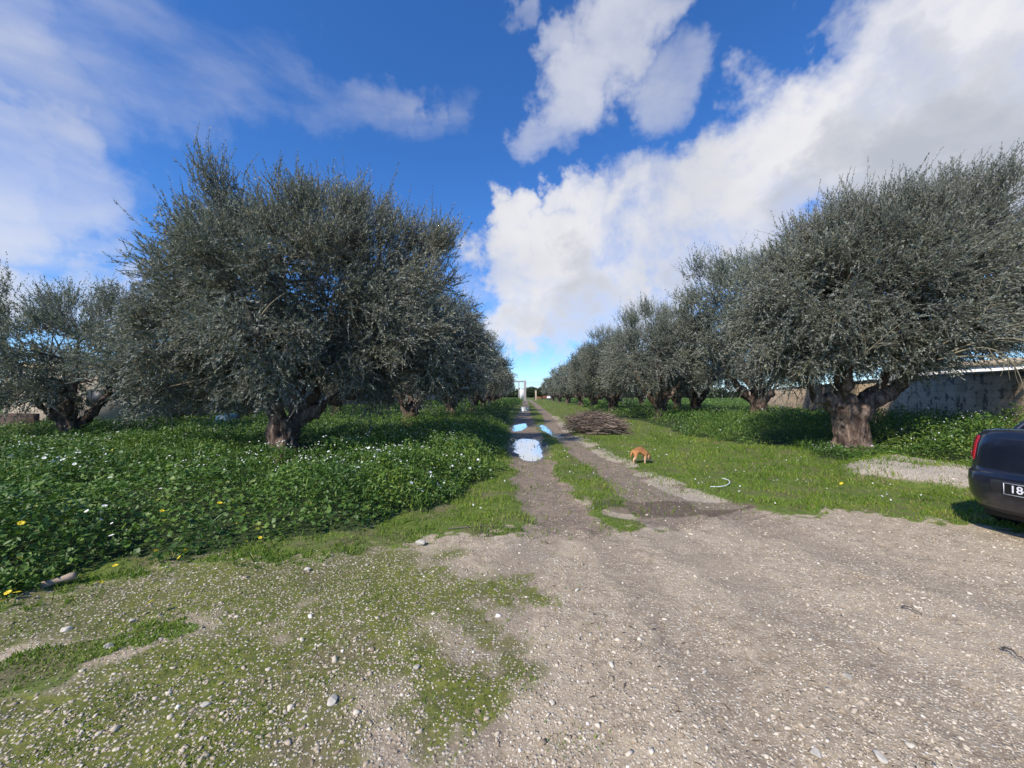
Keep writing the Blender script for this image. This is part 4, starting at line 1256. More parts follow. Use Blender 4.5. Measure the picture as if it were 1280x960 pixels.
# ------------------------------------------------------------------ rocks, log, hose
def rock_mesh(seed):
    bm = bmesh.new(); bmesh.ops.create_icosphere(bm, subdivisions=3, radius=1)
    co = np.array([v.co[:] for v in bm.verts])
    f = np.array([[v.index for v in f_.verts] for f_ in bm.faces]); bm.free()
    rg = np.random.default_rng(seed)
    for _ in range(9):
        n = nrm(rg.normal(0, 1, 3)); dd = 0.42 + .3 * rg.random()
        s = co @ n; co = co - np.clip(s - dd, 0, None)[:, None] * n
    co = co * (1 + 0.12 * (fbm(co[:, 0] * 3 + seed, co[:, 1] * 3, co[:, 2] * 3, seed=seed) - .5)[:, None])
    return co, f
M['rock'] = simple('pale_limestone', (0.47, 0.43, 0.36), 0.9, noise=0.25, nscale=25, bump=0.004)
ROCKS = [
    (526, 682, 11, 'pale angular stone lying beside the edge of the left weeds, on moss'),
    (415, 879, 9, 'white rounded stone on the mossy gravel, low in the left half of the photo'),
    (385, 712, 6, 'small white stone a little below the weed edge, left of the largest loose stone'),
    (765, 832, 6, 'small pale stone in the middle of the gravel yard'),
    (1020, 946, 9, 'flat cream stone nearest the bottom edge, right of the centre'),
    (1100, 950, 9, 'cream stone at the bottom edge, the more right of the two'),
    (1058, 845, 8, 'flat pale stone in the right part of the yard'),
    (1138, 932, 7, 'pale flat stone near the bottom, farther right than the pair of cream stones'),
    (722, 740, 6, 'small pale stone ahead of the track mouth on the yard'),
    (520, 835, 6, 'small grey-white stone on the border of moss and gravel'),
    (134, 813, 7, 'pale stone on the bright grass strip at the left'),
    (83, 788, 8, 'flat grey stone below the short log'),
    (165, 776, 6, 'white stone just above the bright grass strip'),
    (256, 885, 8, 'flat white stone on moss, lower left'),
    (690, 880, 6, 'white stone with flat top straight ahead of the camera'),
    (880, 838, 5, 'tiny cream stone right of the middle of the yard'),
]
for i, (px, py, s, lab) in enumerate(ROCKS):
    x, y = G(px, py); co, f = rock_mesh(i + 5)
    sz = s / F * math.hypot(y, H) * 0.62
    o = npmesh('rock', co * [sz * 1.15, sz, sz * 0.72], f, M['rock'], smooth=False, loc=(x, y, gz(x, y) + sz * 0.25))
    o.rotation_euler = (0, 0, i * 1.7)
    tag(o, lab, 'rock', 'loose stones on the yard')

lx, ly = G(72, 731)
def build_log():
    n, m = 16, 14
    t = np.linspace(0, 1, m)
    P = np.stack([(t - .5) * 0.20, (t - .5) * 0.05, 0.030 + 0.02 * t], -1)
    V, Fo = tubes(P[None], (0.026 + 0.004 * np.sin(t * 9))[None], n)
    V = V * 1.0
    V = np.concatenate([V, P[:1], P[-1:]])
    a = np.arange(n)
    caps = np.concatenate([np.stack([np.full(n, n * m), (a + 1) % n, a], -1), np.stack([np.full(n, n * m + 1), (m - 1) * n + a, (m - 1) * n + (a + 1) % n], -1)])
    F3 = np.concatenate([np.concatenate([Fo[:, [0, 1, 2]], Fo[:, [0, 2, 3]]], 0), caps])
    o = npmesh('log', V, F3, simple('bleached_wood', (0.34, 0.26, 0.19), 0.85, noise=0.25, nscale=14, bump=0.004), smooth=True, loc=(lx, ly, gz(lx, ly)))
    o.rotation_euler = (0, -0.1, 0.35)
    tag(o, 'short bleached log lying at the edge of the left weeds', 'log')
build_log()

def build_hose():
    pts = [G(888, 612), G(899, 612), G(908, 610), G(913, 606), G(911, 602.5), G(903, 600.5)]
    P = np.array([[x, y, gz(x, y) + 0.035] for x, y in pts])
    t = np.linspace(0, 1, 40); tt = np.linspace(0, 1, len(P))
    # catmull-like smoothing
    Q = np.stack([np.interp(t, tt, P[:, i]) for i in range(3)], -1)
    for _ in range(12): Q[1:-1] = (Q[:-2] + Q[2:] + 2 * Q[1:-1]) / 4
    V, Fo = tubes(Q[None], np.full((1, 40), 0.0075), 8)
    o = npmesh('hose', V, Fo, simple('white_plastic', (0.72, 0.76, 0.76), 0.5, noise=0.05), smooth=True)
    tag(o, 'curved piece of thin white hose lying on the grass beside the track', 'hose')
build_hose()

for i, (a, b, lab) in enumerate([((560, 664), (640, 661), 'thin dry twig along the mouth of the track, below the left weeds'),
                                 ((1128, 762), (1152, 770), 'short dark twig on the right part of the yard'),
                                 ((1255, 815), (1280, 830), 'dark twig on the yard at the right edge of the photo')]):
    p, q = G(*a), G(*b)
    p = np.array([*p, gz(*p) + .015]); q = np.array([*q, gz(*q) + .015])
    Q = bez(p, (p + q) / 2 + [0.02, 0.05, 0.03], q, 12); Q += np.random.default_rng(i).normal(0, .004, Q.shape)
    V, Fo = tubes(Q[None], np.linspace(.007, .003, 12)[None], 5)
    tag(npmesh('twig', V, Fo, M['rust'] if i else M['twig']), lab, 'twig')

def build_litter():
    rg = np.random.default_rng(44)
    x, y = sample_ground(9000, 1.1, 12, 1.9, 1.6, rg)
    Z = zones(x, y); k = (Z['veg'] < .2) & (fbm(x * 1.2, y * 1.2, seed=141) + .1 * Z['rut'] > .47 + .15 * rg.random(len(x)))
    x, y = x[k], y[k]; n = len(x)
    tv = np.array([[-.5, 0, 0], [0, -.14, .05], [.5, 0, .0], [0, .14, .05]]); tf = np.array([[0, 1, 2, 3]])
    R = frames(nrm(rg.normal(0, .12, (n, 3)) + [0, 0, 1]), rg.random(n) * 6.28)
    ln = np.where(rg.random(n) < .06, .045, .016) * (.6 + .8 * rg.random(n))
    V, Fo = scatter(tv, tf, np.stack([x, y, ground_z(x, y) + .008], -1), R, np.stack([ln, np.minimum(ln, .03), ln * .5], -1))
    m = leafmat('dead_leaf', [(0, (.05, .035, .022)), (.6, (.14, .095, .05)), (1, (.26, .20, .10))], rough=.8, trans=0)
    o = npmesh('leaf_litter', V, Fo, m, fattrs={'tone': rg.random(n)})
    tag(o, 'small dead leaves and bits of twig strewn over the gravel yard', 'leaf litter', kind='stuff')
build_litter()

# ------------------------------------------------------------------ flowers
def flower_mesh(name, petals, rad_, pm, cm, stem=0.10):
    bm = bmesh.new(); mats = []
    def ring(r, z, n=5):
        return [bm.verts.new((r * math.cos(k * 2 * math.pi / n), r * math.sin(k * 2 * math.pi / n), z)) for k in range(n)]
    a, b = ring(.0022, -stem, 4), ring(.0018, 0, 4)
    for k in range(4):
        f = bm.faces.new((a[k], a[(k + 1) % 4], b[(k + 1) % 4], b[k])); f.material_index = 2
    for k in range(petals):
        an = k * 2 * math.pi / petals
        c, s = math.cos(an), math.sin(an)
        w = rad_ * 2.4 / petals
        P = [(.15, 0, 0.0), (.6, w / rad_, .25), (1, w * .5 / rad_, .22), (1, -w * .5 / rad_, .22), (.6, -w / rad_, .25)]
        vs = [bm.verts.new(((x * c - y * s) * rad_, (x * s + y * c) * rad_, z * rad_)) for x, y, z in P]
        bm.faces.new(vs).material_index = 0
    cc = ring(rad_ * .25, rad_ * .12, 8)
    bm.faces.new(cc).material_index = 1
    me = bpy.data.meshes.new(name); bm.to_mesh(me); bm.free()
    for m_ in (pm, cm, M['stem']): me.materials.append(m_)
    return me
M['stem'] = simple('green_stem', (0.08, 0.16, 0.03), 0.6)
M['wpetal'] = simple('daisy_white', (0.80, 0.82, 0.80), 0.6, noise=0.03)
M['heart'] = simple('daisy_heart', (0.70, 0.48, 0.03), 0.7)
def build_flowers():
    rg = np.random.default_rng(77)
    wm = flower_mesh('white_flower', 9, 0.017, M['wpetal'], M['heart'])
    ym = flower_mesh('yellow_flower', 10, 0.026, M['ypetal'], M['heart'])
    spots = [(540, 600, 60, 34, 66), (600, 575, 28, 22, 34), (60, 596, 60, 12, 26), (480, 585, 50, 20, 10), (130, 640, 15, 5, 6), (215, 650, 60, 25, 6)]
    pts = []
    for cx, cy, sx, sy, n in spots:
        for _ in range(n):
            px, py = cx + rg.normal(0, sx * .6), cy + rg.normal(0, sy * .6)
            x, y = gp(px, min(max(py, 530), 760), 0.40)
            pts.append((float(x), float(y)))
    for _ in range(120):
        px, py = rg.uniform(850, 1270), rg.uniform(527, 560) - 4
        x, y = gp(px, py, 0.40); pts.append((float(x), float(y)))
    P = np.array(pts)
    Z = zones(P[:, 0], P[:, 1]); keep = Z['veg'] > 0.5
    P = P[keep]
    hv = veg_height(P[:, 0], P[:, 1]); g = ground_z(P[:, 0], P[:, 1])
    for i, (x, y) in enumerate(P):
        o = bpy.data.objects.new('white_flower', wm); C.objects.link(o)
        o.location = (x, y, g[i] + hv[i] + 0.05)
        o.rotation_euler = (0.5 + rg.normal(0, .35), rg.normal(0, .35), rg.random() * 6)
        s = (0.8 + .7 * rg.random()) * (1.35 if x > 0 else (0.65 + 0.06 * y)); o.scale = (s, s, s)
        tag(o, 'white daisy standing above the dark green weeds', 'flower', 'white daisies among the weeds')
    ys = [(160, 665, 1.4), (131, 672, 1.2), (117, 675, .9), (60, 700, 1.3), (232, 693, 1.1), (224, 701, .9), (188, 758, 1.1), (126, 733, .9), (21, 746, 1.1),
          (10, 746, 1.), (2, 757, 1.2), (110, 578, 1.), (140, 565, 1), (290, 560, 1), (960, 605, 1.6), (1052, 607, 1.4), (884, 585, 1.2)]
    for _ in range(16):
        ys.append((rg.uniform(0, 330), 0, rg.uniform(.8, 1.2))); ys[-1] = (ys[-1][0], 752 - 0.22 * ys[-1][0] - abs(rg.normal(0, 28)), ys[-1][2])
    for i, (px, py, s) in enumerate(ys):
        x, y = G(px, py, 0.25)
        z = gz(x, y); A = np.array([x]), np.array([y]); vz = zones(*A)['veg'][0]
        h = float(veg_height(*A)[0]) if vz > .4 else 0.04
        x, y = G(px, py, z + h); 
        o = bpy.data.objects.new('yellow_flower', ym); C.objects.link(o)
        o.location = (x, y, z + h + .03); o.rotation_euler = (.5 + rg.normal(0, .2), rg.normal(0, .2), rg.random() * 6)
        s *= 0.8; o.scale = (s, s, s)
        tag(o, 'yellow daisy at the rim of the weeds', 'flower', 'yellow daisies')
    # the uncounted rest: small pale blossom all over the field and the low grass
    x, y = sample_ground(22000, 5, 70, 1.9, 1.4, rg)
    Z = zones(x, y); c = fbm(x * .5 + 9, y * .5, seed=131); c2 = fbm(x * 2.1, y * 2.1, seed=132)
    k = ((Z['veg'] > .5) & (c > .50) & (c2 > 0.47) & (rg.random(len(x)) < .8)) | ((Z['grass'] > .5) & (c2 > .56) & (y > 5) & (rg.random(len(x)) < .22))
    x, y = x[k], y[k]; Z = zones(x, y)
    h = np.where(Z['veg'] > .3, veg_height(x, y, Z) + .03, .035)
    tv, tf = disc_leaf(6, 7, .2)
    R = frames(nrm(rg.normal(0, .4, (len(x), 3)) + [0, -.4, 1]), rg.random(len(x)) * 6)
    V, Fo = scatter(tv, tf, np.stack([x, y, ground_z(x, y) + h], -1), R, (0.018 + .014 * rg.random(len(x))) * (1 + .02 * y))
    o = npmesh('blossom', V, Fo, M['petal'], fattrs={'tone': np.repeat(rg.random(len(x)), len(tf))})
    tag(o, 'countless small white blossoms sprinkled over weeds and grass', 'blossom', kind='stuff')
build_flowers()

# ------------------------------------------------------------------ pale dead branches on the two big trees
def extra_branches(parent_label, name, lst, nk=4):
    root = [o for o in bpy.data.objects if o.get('label', '').startswith(parent_label)][0]
    rg = np.random.default_rng(5)
    for (p0, p1, p2, r) in lst:
        Vs, Fs, off = [], [], 0
        P = bez(np.array(p0, float), np.array(p1, float), np.array(p2, float), 12)
        V, Fo = tubes(P[None], np.linspace(r, r * .3, 12)[None], 5); Vs.append(V); Fs.append(Fo + off); off += len(V)
        for k in range(nk):
            a = P[4 + k]; d = nrm((P[5 + k] - P[4 + k]) + rg.normal(0, .06, 3)); b = a + d * (.25 + .3 * rg.random()) + [0, 0, -.08]
            Q = bez(a, (a + b) / 2 + rg.normal(0, .04, 3), b, 12)
            V, Fo = tubes(Q[None], np.linspace(r * .45, r * .15, 12)[None], 4); Vs.append(V); Fs.append(Fo + off); off += len(V)
        npmesh(name, np.concatenate(Vs), np.concatenate(Fs), M['bare'], root)
extra_branches('big olive tree', 'dead_branch', [
    ((0.55, -1.7, 2.3), (1.3, -2.3, 2.9), (2.0, -2.35, 2.2), .020), ((0.6, -1.8, 2.3), (1.2, -2.3, 2.7), (1.35, -2.35, 1.5), .018),
    ((0.5, -1.6, 2.2), (1.0, -2.4, 2.4), (1.9, -2.3, 1.6), .016), ((0.4, -1.6, 2.4), (0.9, -2.3, 3.0), (0.8, -2.5, 3.7), .018),
    ((0.5, -1.6, 2.4), (1.2, -2.2, 2.9), (2.3, -2.3, 3.0), .018), ((-1.0, -1.5, 2.2), (-1.6, -2.0, 2.2), (-0.9, -2.3, 2.9), .014)])
extra_branches('largest olive tree', 'cut_branch', [((0.75, -2.0, 2.9), (0.95, -2.1, 3.1), (1.20, -2.1, 3.25), .016)], 1)

# ------------------------------------------------------------------ dog
def skin_body(name, verts, edges, radii, root, mat, parent=None, sub=2):
    me = bpy.data.meshes.new(name)
    me.from_pydata(verts, edges, [])
    o = bpy.data.objects.new(name, me); C.objects.link(o)
    sk = o.modifiers.new('skin', 'SKIN'); sk.use_smooth_shade = True
    for i, r in enumerate(radii):
        r = r if isinstance(r, tuple) else (r, r)
        me.skin_vertices[0].data[i].radius = r
        me.skin_vertices[0].data[i].use_root = (i == root)
    sb = o.modifiers.new('sub', 'SUBSURF'); sb.levels = sub; sb.render_levels = sub
    dg = bpy.context.evaluated_depsgraph_get()
    m2 = bpy.data.meshes.new_from_object(o.evaluated_get(dg))
    bpy.data.objects.remove(o); bpy.data.meshes.remove(me)
    m2.name = name
    m2.materials.clear(); m2.materials.append(mat)
    m2.polygons.foreach_set('use_smooth', np.ones(len(m2.polygons), bool))
    o = bpy.data.objects.new(name, m2); C.objects.link(o)
    if parent: o.parent = parent
    return o

def dog_material():
    m, T, out = newmat('tan_fur')
    tc = T.node('ShaderNodeTexCoord'); P = tc.outputs['Object']
    s = T.node('ShaderNodeSeparateXYZ', ins={0: P})
    n = T.noise(P, 60, 4, .6); n2 = T.noise(P, 12, 4, .6)
    c = T.mix(T.ss(n.outputs[0], .3, .7), (0.36, 0.15, 0.055, 1), (0.56, 0.27, 0.11, 1))
    # dark saddle, pale belly and legs, black muzzle and tail tip
    zz = T.math('ADD', s.outputs[2], T.math('MULTIPLY', T.math('SUBTRACT', n2.outputs[0], .5), .06))
    c = T.mix(T.ss(zz, .27, .32, 0, .6), c, (0.16, 0.065, 0.03, 1))
    c = T.mix(T.ss(zz, .20, .10, 0, .7), c, (0.66, 0.46, 0.32, 1))
    xx = T.math('ADD', s.outputs[0], T.math('MULTIPLY', T.math('SUBTRACT', n2.outputs[0], .5), .02))
    c = T.mix(T.ss(xx, .255, .275), c, (0.018, 0.014, 0.012, 1))
    c = T.mix(T.ss(xx, -.215, -.235), c, (0.03, 0.02, 0.016, 1))
    p = T.node('ShaderNodeBsdfPrincipled', ins={'Base Color': c, 'Roughness': 0.8, 'Specular IOR Level': .2})
    b = T.node('ShaderNodeBump', ins={'Strength': .5, 'Distance': .006, 'Height': n.outputs[0]})
    T.l.new(b.outputs[0], p.inputs['Normal']); T.l.new(p.outputs[0], out.inputs[0])
    return m

def build_dog():
    x, y = G(800, 579)
    r = empty('dog', (x, y, gz(x, y) + .0), 0.12)
    tag(r, 'small tan dog with a black muzzle sniffing the grass beside the track', 'dog')
    V, E, R = [], [], []
    def add(p, rad_, par=None):
        V.append(p); R.append(rad_)
        if par is not None: E.append((par, len(V) - 1))
        return len(V) - 1
    pel = add((-.12, 0, .245), (.060, .062))
    b1 = add((-.04, 0, .262), (.060, .066), pel)
    b2 = add((.05, 0, .248), (.066, .078), b1)
    ch = add((.125, 0, .215), (.062, .074), b2)
    nk = add((.175, 0, .175), (.042, .046), ch)
    hd = add((.222, 0, .118), (.044, .042), nk)
    mz = add((.262, 0, .072), (.023, .024), hd)
    ns = add((.285, 0, .048), (.015, .015), mz)
    t1 = add((-.185, 0, .235), (.020, .020), pel)
    t2 = add((-.225, 0, .180), (.015, .015), t1)
    t3 = add((-.240, 0, .120), (.009, .009), t2)
    for s, st in ((1, 0.02), (-1, -.035)):
        # fore leg: shoulder, elbow, wrist, paw
        a = add((.125, s * .045, .175), (.030, .030), ch)
        b = add((.115 + st * .4, s * .048, .115), (.020, .020), a)
        c = add((.135 + st, s * .048, .055), (.014, .014), b)
        d = add((.140 + st * 1.4, s * .048, .014), (.014, .014), c)
        add((.160 + st * 1.4, s * .048, .011), (.012, .010), d)
        # hind leg: hip, knee forward, hock back, paw
        a = add((-.125, s * .045, .200), (.040, .036), pel)
        b = add((-.095 + st, s * .052, .135), (.028, .024), a)
        c = add((-.155 + st, s * .050, .075), (.014, .014), b)
        d = add((-.145 + st, s * .050, .016), (.012, .012), c)
        add((-.122 + st, s * .050, .011), (.012, .010), d)
    V = [(p[0] * .92, p[1] * 1.1, p[2] * 1.08 + (.02 if p[2] > .2 else 0)) for p in V]
    R = [(a * 1.22, b * 1.22) for a, b in R]
    skin_body('body', V, E, R, pel, dog_material(), r)
    dk = simple('dog_dark', (0.02, 0.015, 0.013), .5)
    for s in (1, -1):
        Vv = np.array([1, 1.1, 1.12]) * np.array([[.195, s * .035, .150], [.222, s * .040, .140], [.200, s * .068, .095], [.190, s * .045, .100],
                       [.195, s * .026, .150], [.222, s * .030, .140], [.200, s * .060, .092], [.190, s * .036, .100]])
        npmesh('ear', Vv, np.array([[0, 1, 2, 3], [7, 6, 5, 4], [0, 4, 5, 1], [1, 5, 6, 2], [2, 6, 7, 3], [3, 7, 4, 0]]), dk, r)
        lathe('eye', [(0, -.005), (.004, -.003), (.005, 0), (.004, .003), (0, .005)], dk, r, loc=(.236, s * .034, .118), n=10)
    lathe('nose', [(0, -.008), (.008, -.004), (.009, 0), (.006, .006), (0, .008)], dk, r, loc=(.282, 0, .046), n=10)
    r.scale = (1.0, 1.0, 1.0)
build_dog()

# ------------------------------------------------------------------ car
LV = np.array([  # z rear, z front, x rear, x front (from length), half width
    (.25, .20, .20, .22, .74), (.30, .24, .07, .07, .84), (.42, .38, .015, .01, .885), (.56, .50, .0, .0, .895), (.645, .56, .022, .03, .895),
    (.670, .58, .062, .06, .888), (.80, .66, .075, .12, .885), (.93, .72, .095, .22, .868), (1.02, .77, .125, .36, .845), (1.065, .80, .165, .48, .81),
    (1.085, .83, .25, .62, .74), (1.10, .88, .60, .95, .50), (1.105, .90, 1.1, 1.4, .18)])
CARL = 4.5
def car_pt(lv, t):
    lv = np.asarray(lv, float); t = np.asarray(t, float)
    k = np.arange(len(LV))
    zr, zf, xr, xf, hw = [np.interp(lv, k, LV[:, i]) for i in range(5)]
    a = (CARL - xr - xf) / 2; cx = xr + a
    e = 2 / 4.6
    c, s = np.cos(t), np.sin(t)
    x = cx + a * np.sign(c) * np.abs(c) ** e
    y = hw * np.sign(s) * np.abs(s) ** (2 / 5.5)
    # tumble: the flanks draw in a little at both ends
    y = y * (1 - 0.06 * np.abs((x - CARL / 2) / (CARL / 2)) ** 3)
    q = np.clip(x / CARL, 0, 1); q = q * q * (3 - 2 * q)
    return np.stack([x, y, zr + (zf - zr) * q], -1)
def car_patch(name, l0, l1, t0, t1, off, mat, parent, nl=10, nt=14, shape=None):
    L_, T_ = np.meshgrid(np.linspace(l0, l1, nl), np.linspace(t0, t1, nt), indexing='ij')
    if shape is not None: L_, T_ = shape(L_, T_)
    P = car_pt(L_, T_); e = 1e-3
    n = np.cross(car_pt(L_, T_ + e) - P, car_pt(L_ + e, T_) - P); n = nrm(n)
    cen = np.array([CARL / 2, 0, .6]); n *= np.sign(((P - cen) * n).sum(-1))[..., None]
    out_ = P + n * off
    rim = np.zeros(L_.shape, bool); rim[0] = rim[-1] = True; rim[:, 0] = rim[:, -1] = True
    out_[rim] = (P - n * .01)[rim]
    idx = np.arange(nl * nt).reshape(nl, nt)
    Fo = np.stack([idx[:-1, :-1], idx[:-1, 1:], idx[1:, 1:], idx[1:, :-1]], -1).reshape(-1, 4)
    return npmesh(name, out_.reshape(-1, 3), Fo, mat, parent, smooth=True)

def paint(name, col, rough=0.35, coat=0.6):
    m, T, out = newmat(name)
    tc = T.node('ShaderNodeTexCoord')
    n = T.noise(tc.outputs['Object'], 3.0, 5, .65); n2 = T.noise(tc.outputs['Object'], 30, 4, .6)
    s = T.node('ShaderNodeSeparateXYZ', ins={0: tc.outputs['Object']})
    dust = T.math('MULTIPLY', T.ss(s.outputs[2], .75, .25, .05, .65), T.ss(T.math('ADD', n.outputs[0], T.math('MULTIPLY', n2.outputs[0], .3)), .45, .85))
    c = T.mix(dust, (*col, 1), (0.09, 0.08, 0.07, 1))
    ro = T.mix(T.ss(n.outputs[0], .35, .7), (rough,) * 3 + (1,), (rough + .18,) * 3 + (1,))
    p = T.node('ShaderNodeBsdfPrincipled', ins={'Base Color': c, 'Roughness': ro, 'Metallic': .25, 'Coat Weight': coat, 'Coat Roughness': .12})
    T.l.new(p.outputs[0], out.inputs[0])
    return m
M['navy'] = paint('dusty_navy_paint', (0.010, 0.014, 0.027), 0.28, 0.9)
M['wpaint'] = paint('white_paint', (0.75, 0.75, 0.75))
M['glass'] = simple('tinted_glass', (0.012, 0.016, 0.018), 0.05, spec=0.8, noise=0.02)
M['tyre'] = simple('tyre_rubber', (0.018, 0.018, 0.018), 0.85)
M['rim'] = simple('grey_alloy', (0.35, 0.35, 0.36), 0.35, metal=0.8)
M['red'] = simple('red_lens', (0.36, 0.012, 0.016), 0.12, noise=0.1, nscale=60, spec=0.7, coat=0.5)
M['lens'] = simple('pale_pink_lens', (0.45, 0.12, 0.12), 0.15, noise=0.1, nscale=60, coat=0.5)
M['blackp'] = simple('black_plastic_and_shade', (0.016, 0.016, 0.018), 0.6)  # plastic parts, and the dark patches that paint shade on the car
M['plate'] = simple('black_plate', (0.012, 0.012, 0.014), 0.4)
M['platew'] = simple('plate_white', (0.75, 0.76, 0.78), 0.5, noise=0.03)

def build_car(label, loc, rz, body, plate=True):
    r = empty('parked_car', loc, rz); tag(r, label, 'car')
    nt = 112; tt = np.linspace(0, 2 * np.pi, nt, endpoint=False)
    lv = np.unique(np.concatenate([np.arange(len(LV)), np.linspace(0, len(LV) - 1, 37)]))
    L_, T_ = np.meshgrid(lv, tt, indexing='ij')
    P = car_pt(L_, T_)
    idx = np.arange(P.shape[0] * nt).reshape(-1, nt)
    Fo = np.stack([idx[:-1], np.roll(idx[:-1], -1, 1), np.roll(idx[1:], -1, 1), idx[1:]], -1).reshape(-1, 4)
    V = P.reshape(-1, 3)
    me = bpy.data.meshes.new('body'); me.from_pydata(V.tolist(), [], Fo.tolist() + [idx[0][::-1].tolist(), idx[-1].tolist()])
    me.polygons.foreach_set('use_smooth', np.ones(len(me.polygons), bool)); me.materials.append(body)
    b = bpy.data.objects.new('body', me); C.objects.link(b); b.parent = r
    # cabin: glass slices and a painted roof
    def slices(name, rows, mat, cap=False, n=72):
        t2 = np.linspace(0, 2 * np.pi, n, endpoint=False); PP = []
        for (z, x0, x1, hw) in rows:
            a = (x1 - x0) / 2
            PP.append(np.stack([x0 + a + a * np.sign(np.cos(t2)) * np.abs(np.cos(t2)) ** .36, hw * np.sign(np.sin(t2)) * np.abs(np.sin(t2)) ** .36, np.full(n, z)], -1))
        PP = np.array(PP); ix = np.arange(len(rows) * n).reshape(-1, n)
        f = np.stack([ix[:-1], np.roll(ix[:-1], -1, 1), np.roll(ix[1:], -1, 1), ix[1:]], -1).reshape(-1, 4).tolist()
        if cap: f.append(ix[-1].tolist())
        m_ = bpy.data.meshes.new(name); m_.from_pydata(PP.reshape(-1, 3).tolist(), [], f)
        m_.polygons.foreach_set('use_smooth', np.ones(len(m_.polygons), bool)); m_.materials.append(mat)
        o = bpy.data.objects.new(name, m_); C.objects.link(o); o.parent = r; return o
    slices('windows', [(.92, .62, 3.62, .80), (1.08, .80, 3.35, .77), (1.25, 1.08, 3.02, .70), (1.36, 1.30, 2.78, .645)], M['glass'])
    slices('roof', [(1.352, 1.28, 2.80, .652), (1.40, 1.36, 2.68, .62), (1.435, 1.55, 2.5, .52), (1.452, 1.8, 2.25, .30)], body, True)
    for s in (1, -1):   # pillars
        for (xa, za, ya, xb, zb, yb) in ((.95, 1.04, .775, 1.38, 1.37, .648), (2.05, 1.0, .792, 2.02, 1.37, .660), (3.50, .96, .785, 2.76, 1.37, .645)):
            Pq = bez(np.array([xa, s * ya, za]), np.array([(xa + xb) / 2, s * (ya + yb) / 2 + s * .012, (za + zb) / 2 + .03]), np.array([xb, s * yb, zb]), 8)
            V_, F_ = tubes(Pq[None], np.full((1, 8), .032), 8); npmesh('pillar', V_, F_, body, r, smooth=True)
    # wheels
    for wx in (.98, 3.58):
        for s in (1, -1):
            w = lathe('wheel_well_shade', [(0, 0), (.335, 0), (.345, .012), (.30, .014), (0, .014)], M['blackp'], r, n=36)  # flat dark disc painted for the shade of a wheel well, no hollow cut
            w.rotation_euler = (-s * math.pi / 2, 0, 0); w.location = (wx, s * .872, .33)
            w = empty('wheel', (wx, s * .80, .31)); w.parent = r; w.rotation_euler = (-s * math.pi / 2, 0, 0)
            lathe('tyre', [(.19, -.10), (.29, -.10), (.31, -.08), (.31, .08), (.29, .10), (.19, .10)], M['tyre'], w, n=36)
            lathe('rim', [(0, .07), (.05, .085), (.07, .06), (.17, .075), (.195, .10), (.195, .06), (.0, .03)], M['rim'], w, n=36)
    # angles where the outline passes given half widths near the rear
    def t_at(y, lvl=6):
        q = np.linspace(np.pi / 2, np.pi, 4000); p = car_pt(np.full(4000, lvl), q)
        return float(q[np.argmin(np.abs(p[:, 1] - y) + (p[:, 0] > .6) * 9)])
    def t_x(x, lvl=6):
        q = np.linspace(np.pi / 2 + .02, np.pi, 4000); p = car_pt(np.full(4000, lvl), q)
        return float(q[np.argmin(np.abs(p[:, 0] - x))])
    tb, ta = t_at(.60), t_x(.36)
    for s in (1, -1):
        m_ = (lambda a: a) if s > 0 else (lambda a: 2 * np.pi - a)
        tl = car_patch('tail_light', 5.6, 8.0, m_(ta), m_(tb), .012, M['red'], r, 14, 26)
        car_patch('reversing_lens', 5.9, 6.5, m_(t_at(.72)), m_(t_at(.64)), .016, M['lens'], tl, 5, 8)
        car_patch('headlight', 5.4, 7.2, m_(.20), m_(.62), .010, M['platew'], r, 8, 14)
    th = t_at(.0) 
    full = lambda y, l=3: t_at(y, l)
    # dark patches for recess shade and lower bumper shadow, plate, panel gaps
    car_patch('recess_shade', 2.25, 3.75, full(.40), 2 * np.pi - full(.40), .004, M['blackp'], r, 6, 24)  # dark patch on the surface paints the shade of the plate recess
    car_patch('valance_shadow', .35, 1.25, full(.62, 1), 2 * np.pi - full(.62, 1), .006, M['blackp'], r, 6, 24)  # shadow line low on the bumper, painted as a dark patch along the valance
    car_patch('bumper_gap', 4.88, 5.02, t_x(.75, 5), 2 * np.pi - t_x(.75, 5), .004, M['blackp'], r, 3, 90)
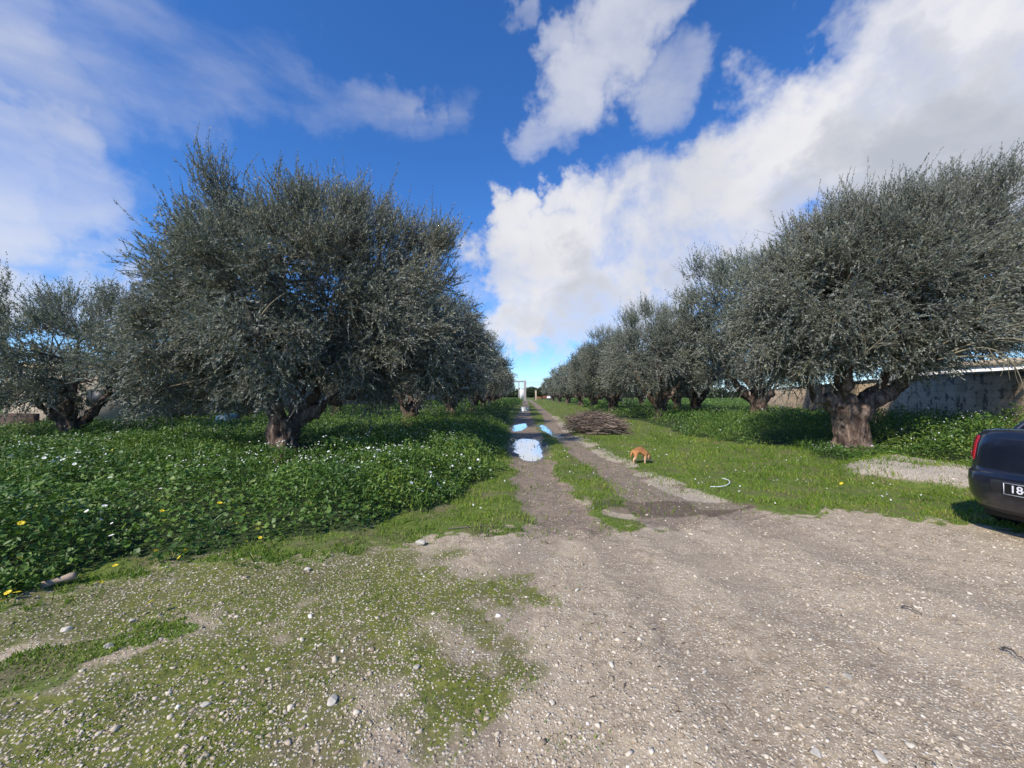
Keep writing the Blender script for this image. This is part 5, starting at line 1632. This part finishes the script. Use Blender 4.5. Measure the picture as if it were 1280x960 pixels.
    for s in (1, -1):
        a = t_at(.575); b_ = t_at(.588)
        if s < 0: a, b_ = 2 * np.pi - a, 2 * np.pi - b_
        car_patch('lid_gap', 5.3, 8.8, b_, a, .003, M['blackp'], r, 16, 3)
    if plate:
        p = empty('number_plate', (-.022, 0, .540)); p.parent = r
        pl_ = boxes('plate_panel', [(-.006, .006, -.26, .26, -.055, .055)], M['plate'], p, .002)
        boxes('plate_border', [(-.009, -.0065, -.26, .26, .0495, .055), (-.009, -.0065, -.26, .26, -.055, -.0495),
                               (-.009, -.0065, -.26, -.2545, -.0493, .0493), (-.009, -.0065, .2545, .26, -.0493, .0493)], M['platew'], p)
        cu = bpy.data.curves.new('plate_number', 'FONT'); cu.body = '184'; cu.size = .098; cu.extrude = .001; cu.offset = .0012
        cu.align_x = 'LEFT'; cu.align_y = 'CENTER'; cu.materials.append(M['platew'])
        tc_ = bpy.data.objects.new('plate_number', cu); C.objects.link(tc_)
        tm_ = bpy.data.meshes.new_from_object(tc_.evaluated_get(bpy.context.evaluated_depsgraph_get()))
        bpy.data.objects.remove(tc_)
        tx = bpy.data.objects.new('plate_number', tm_); C.objects.link(tx); tx.parent = p
        tx.rotation_euler = (math.pi / 2, 0, -math.pi / 2); tx.location = (-.0085, .215, 0)
    ex = lathe('exhaust', [(.0, 0), (.025, 0), (.028, -.02), (.028, .25), (0, .25)], M['rust'], r, loc=(.12, -.50, .235), n=14)
    ex.rotation_euler = (0, math.pi / 2, 0)
    boxes('underbody', [(.35, 4.1, -.68, .68, .17, .30)], M['blackp'], r, .02)
    for s in (1, -1):
        boxes('door_mirror', [(2.98, 3.10, s * .93 - .09, s * .93 + .09, .93, 1.05)], body, r, .03)
        for hx in (1.75, 2.75):
            boxes('door_handle', [(hx, hx + .16, s * .895 - .012, s * .895 + .012, .79, .815)], M['blackp'], r, .006)
    return r
build_car('dark navy car parked at the right edge of the photo, rear towards the yard', (4.98, 3.64, 0.0), rad(5), M['navy']).scale = (1, 1, 1.05)
build_car('white car far down the grove, right of the gateway', (12.6, 134.0, 0.0), rad(60), M['wpaint'], False)
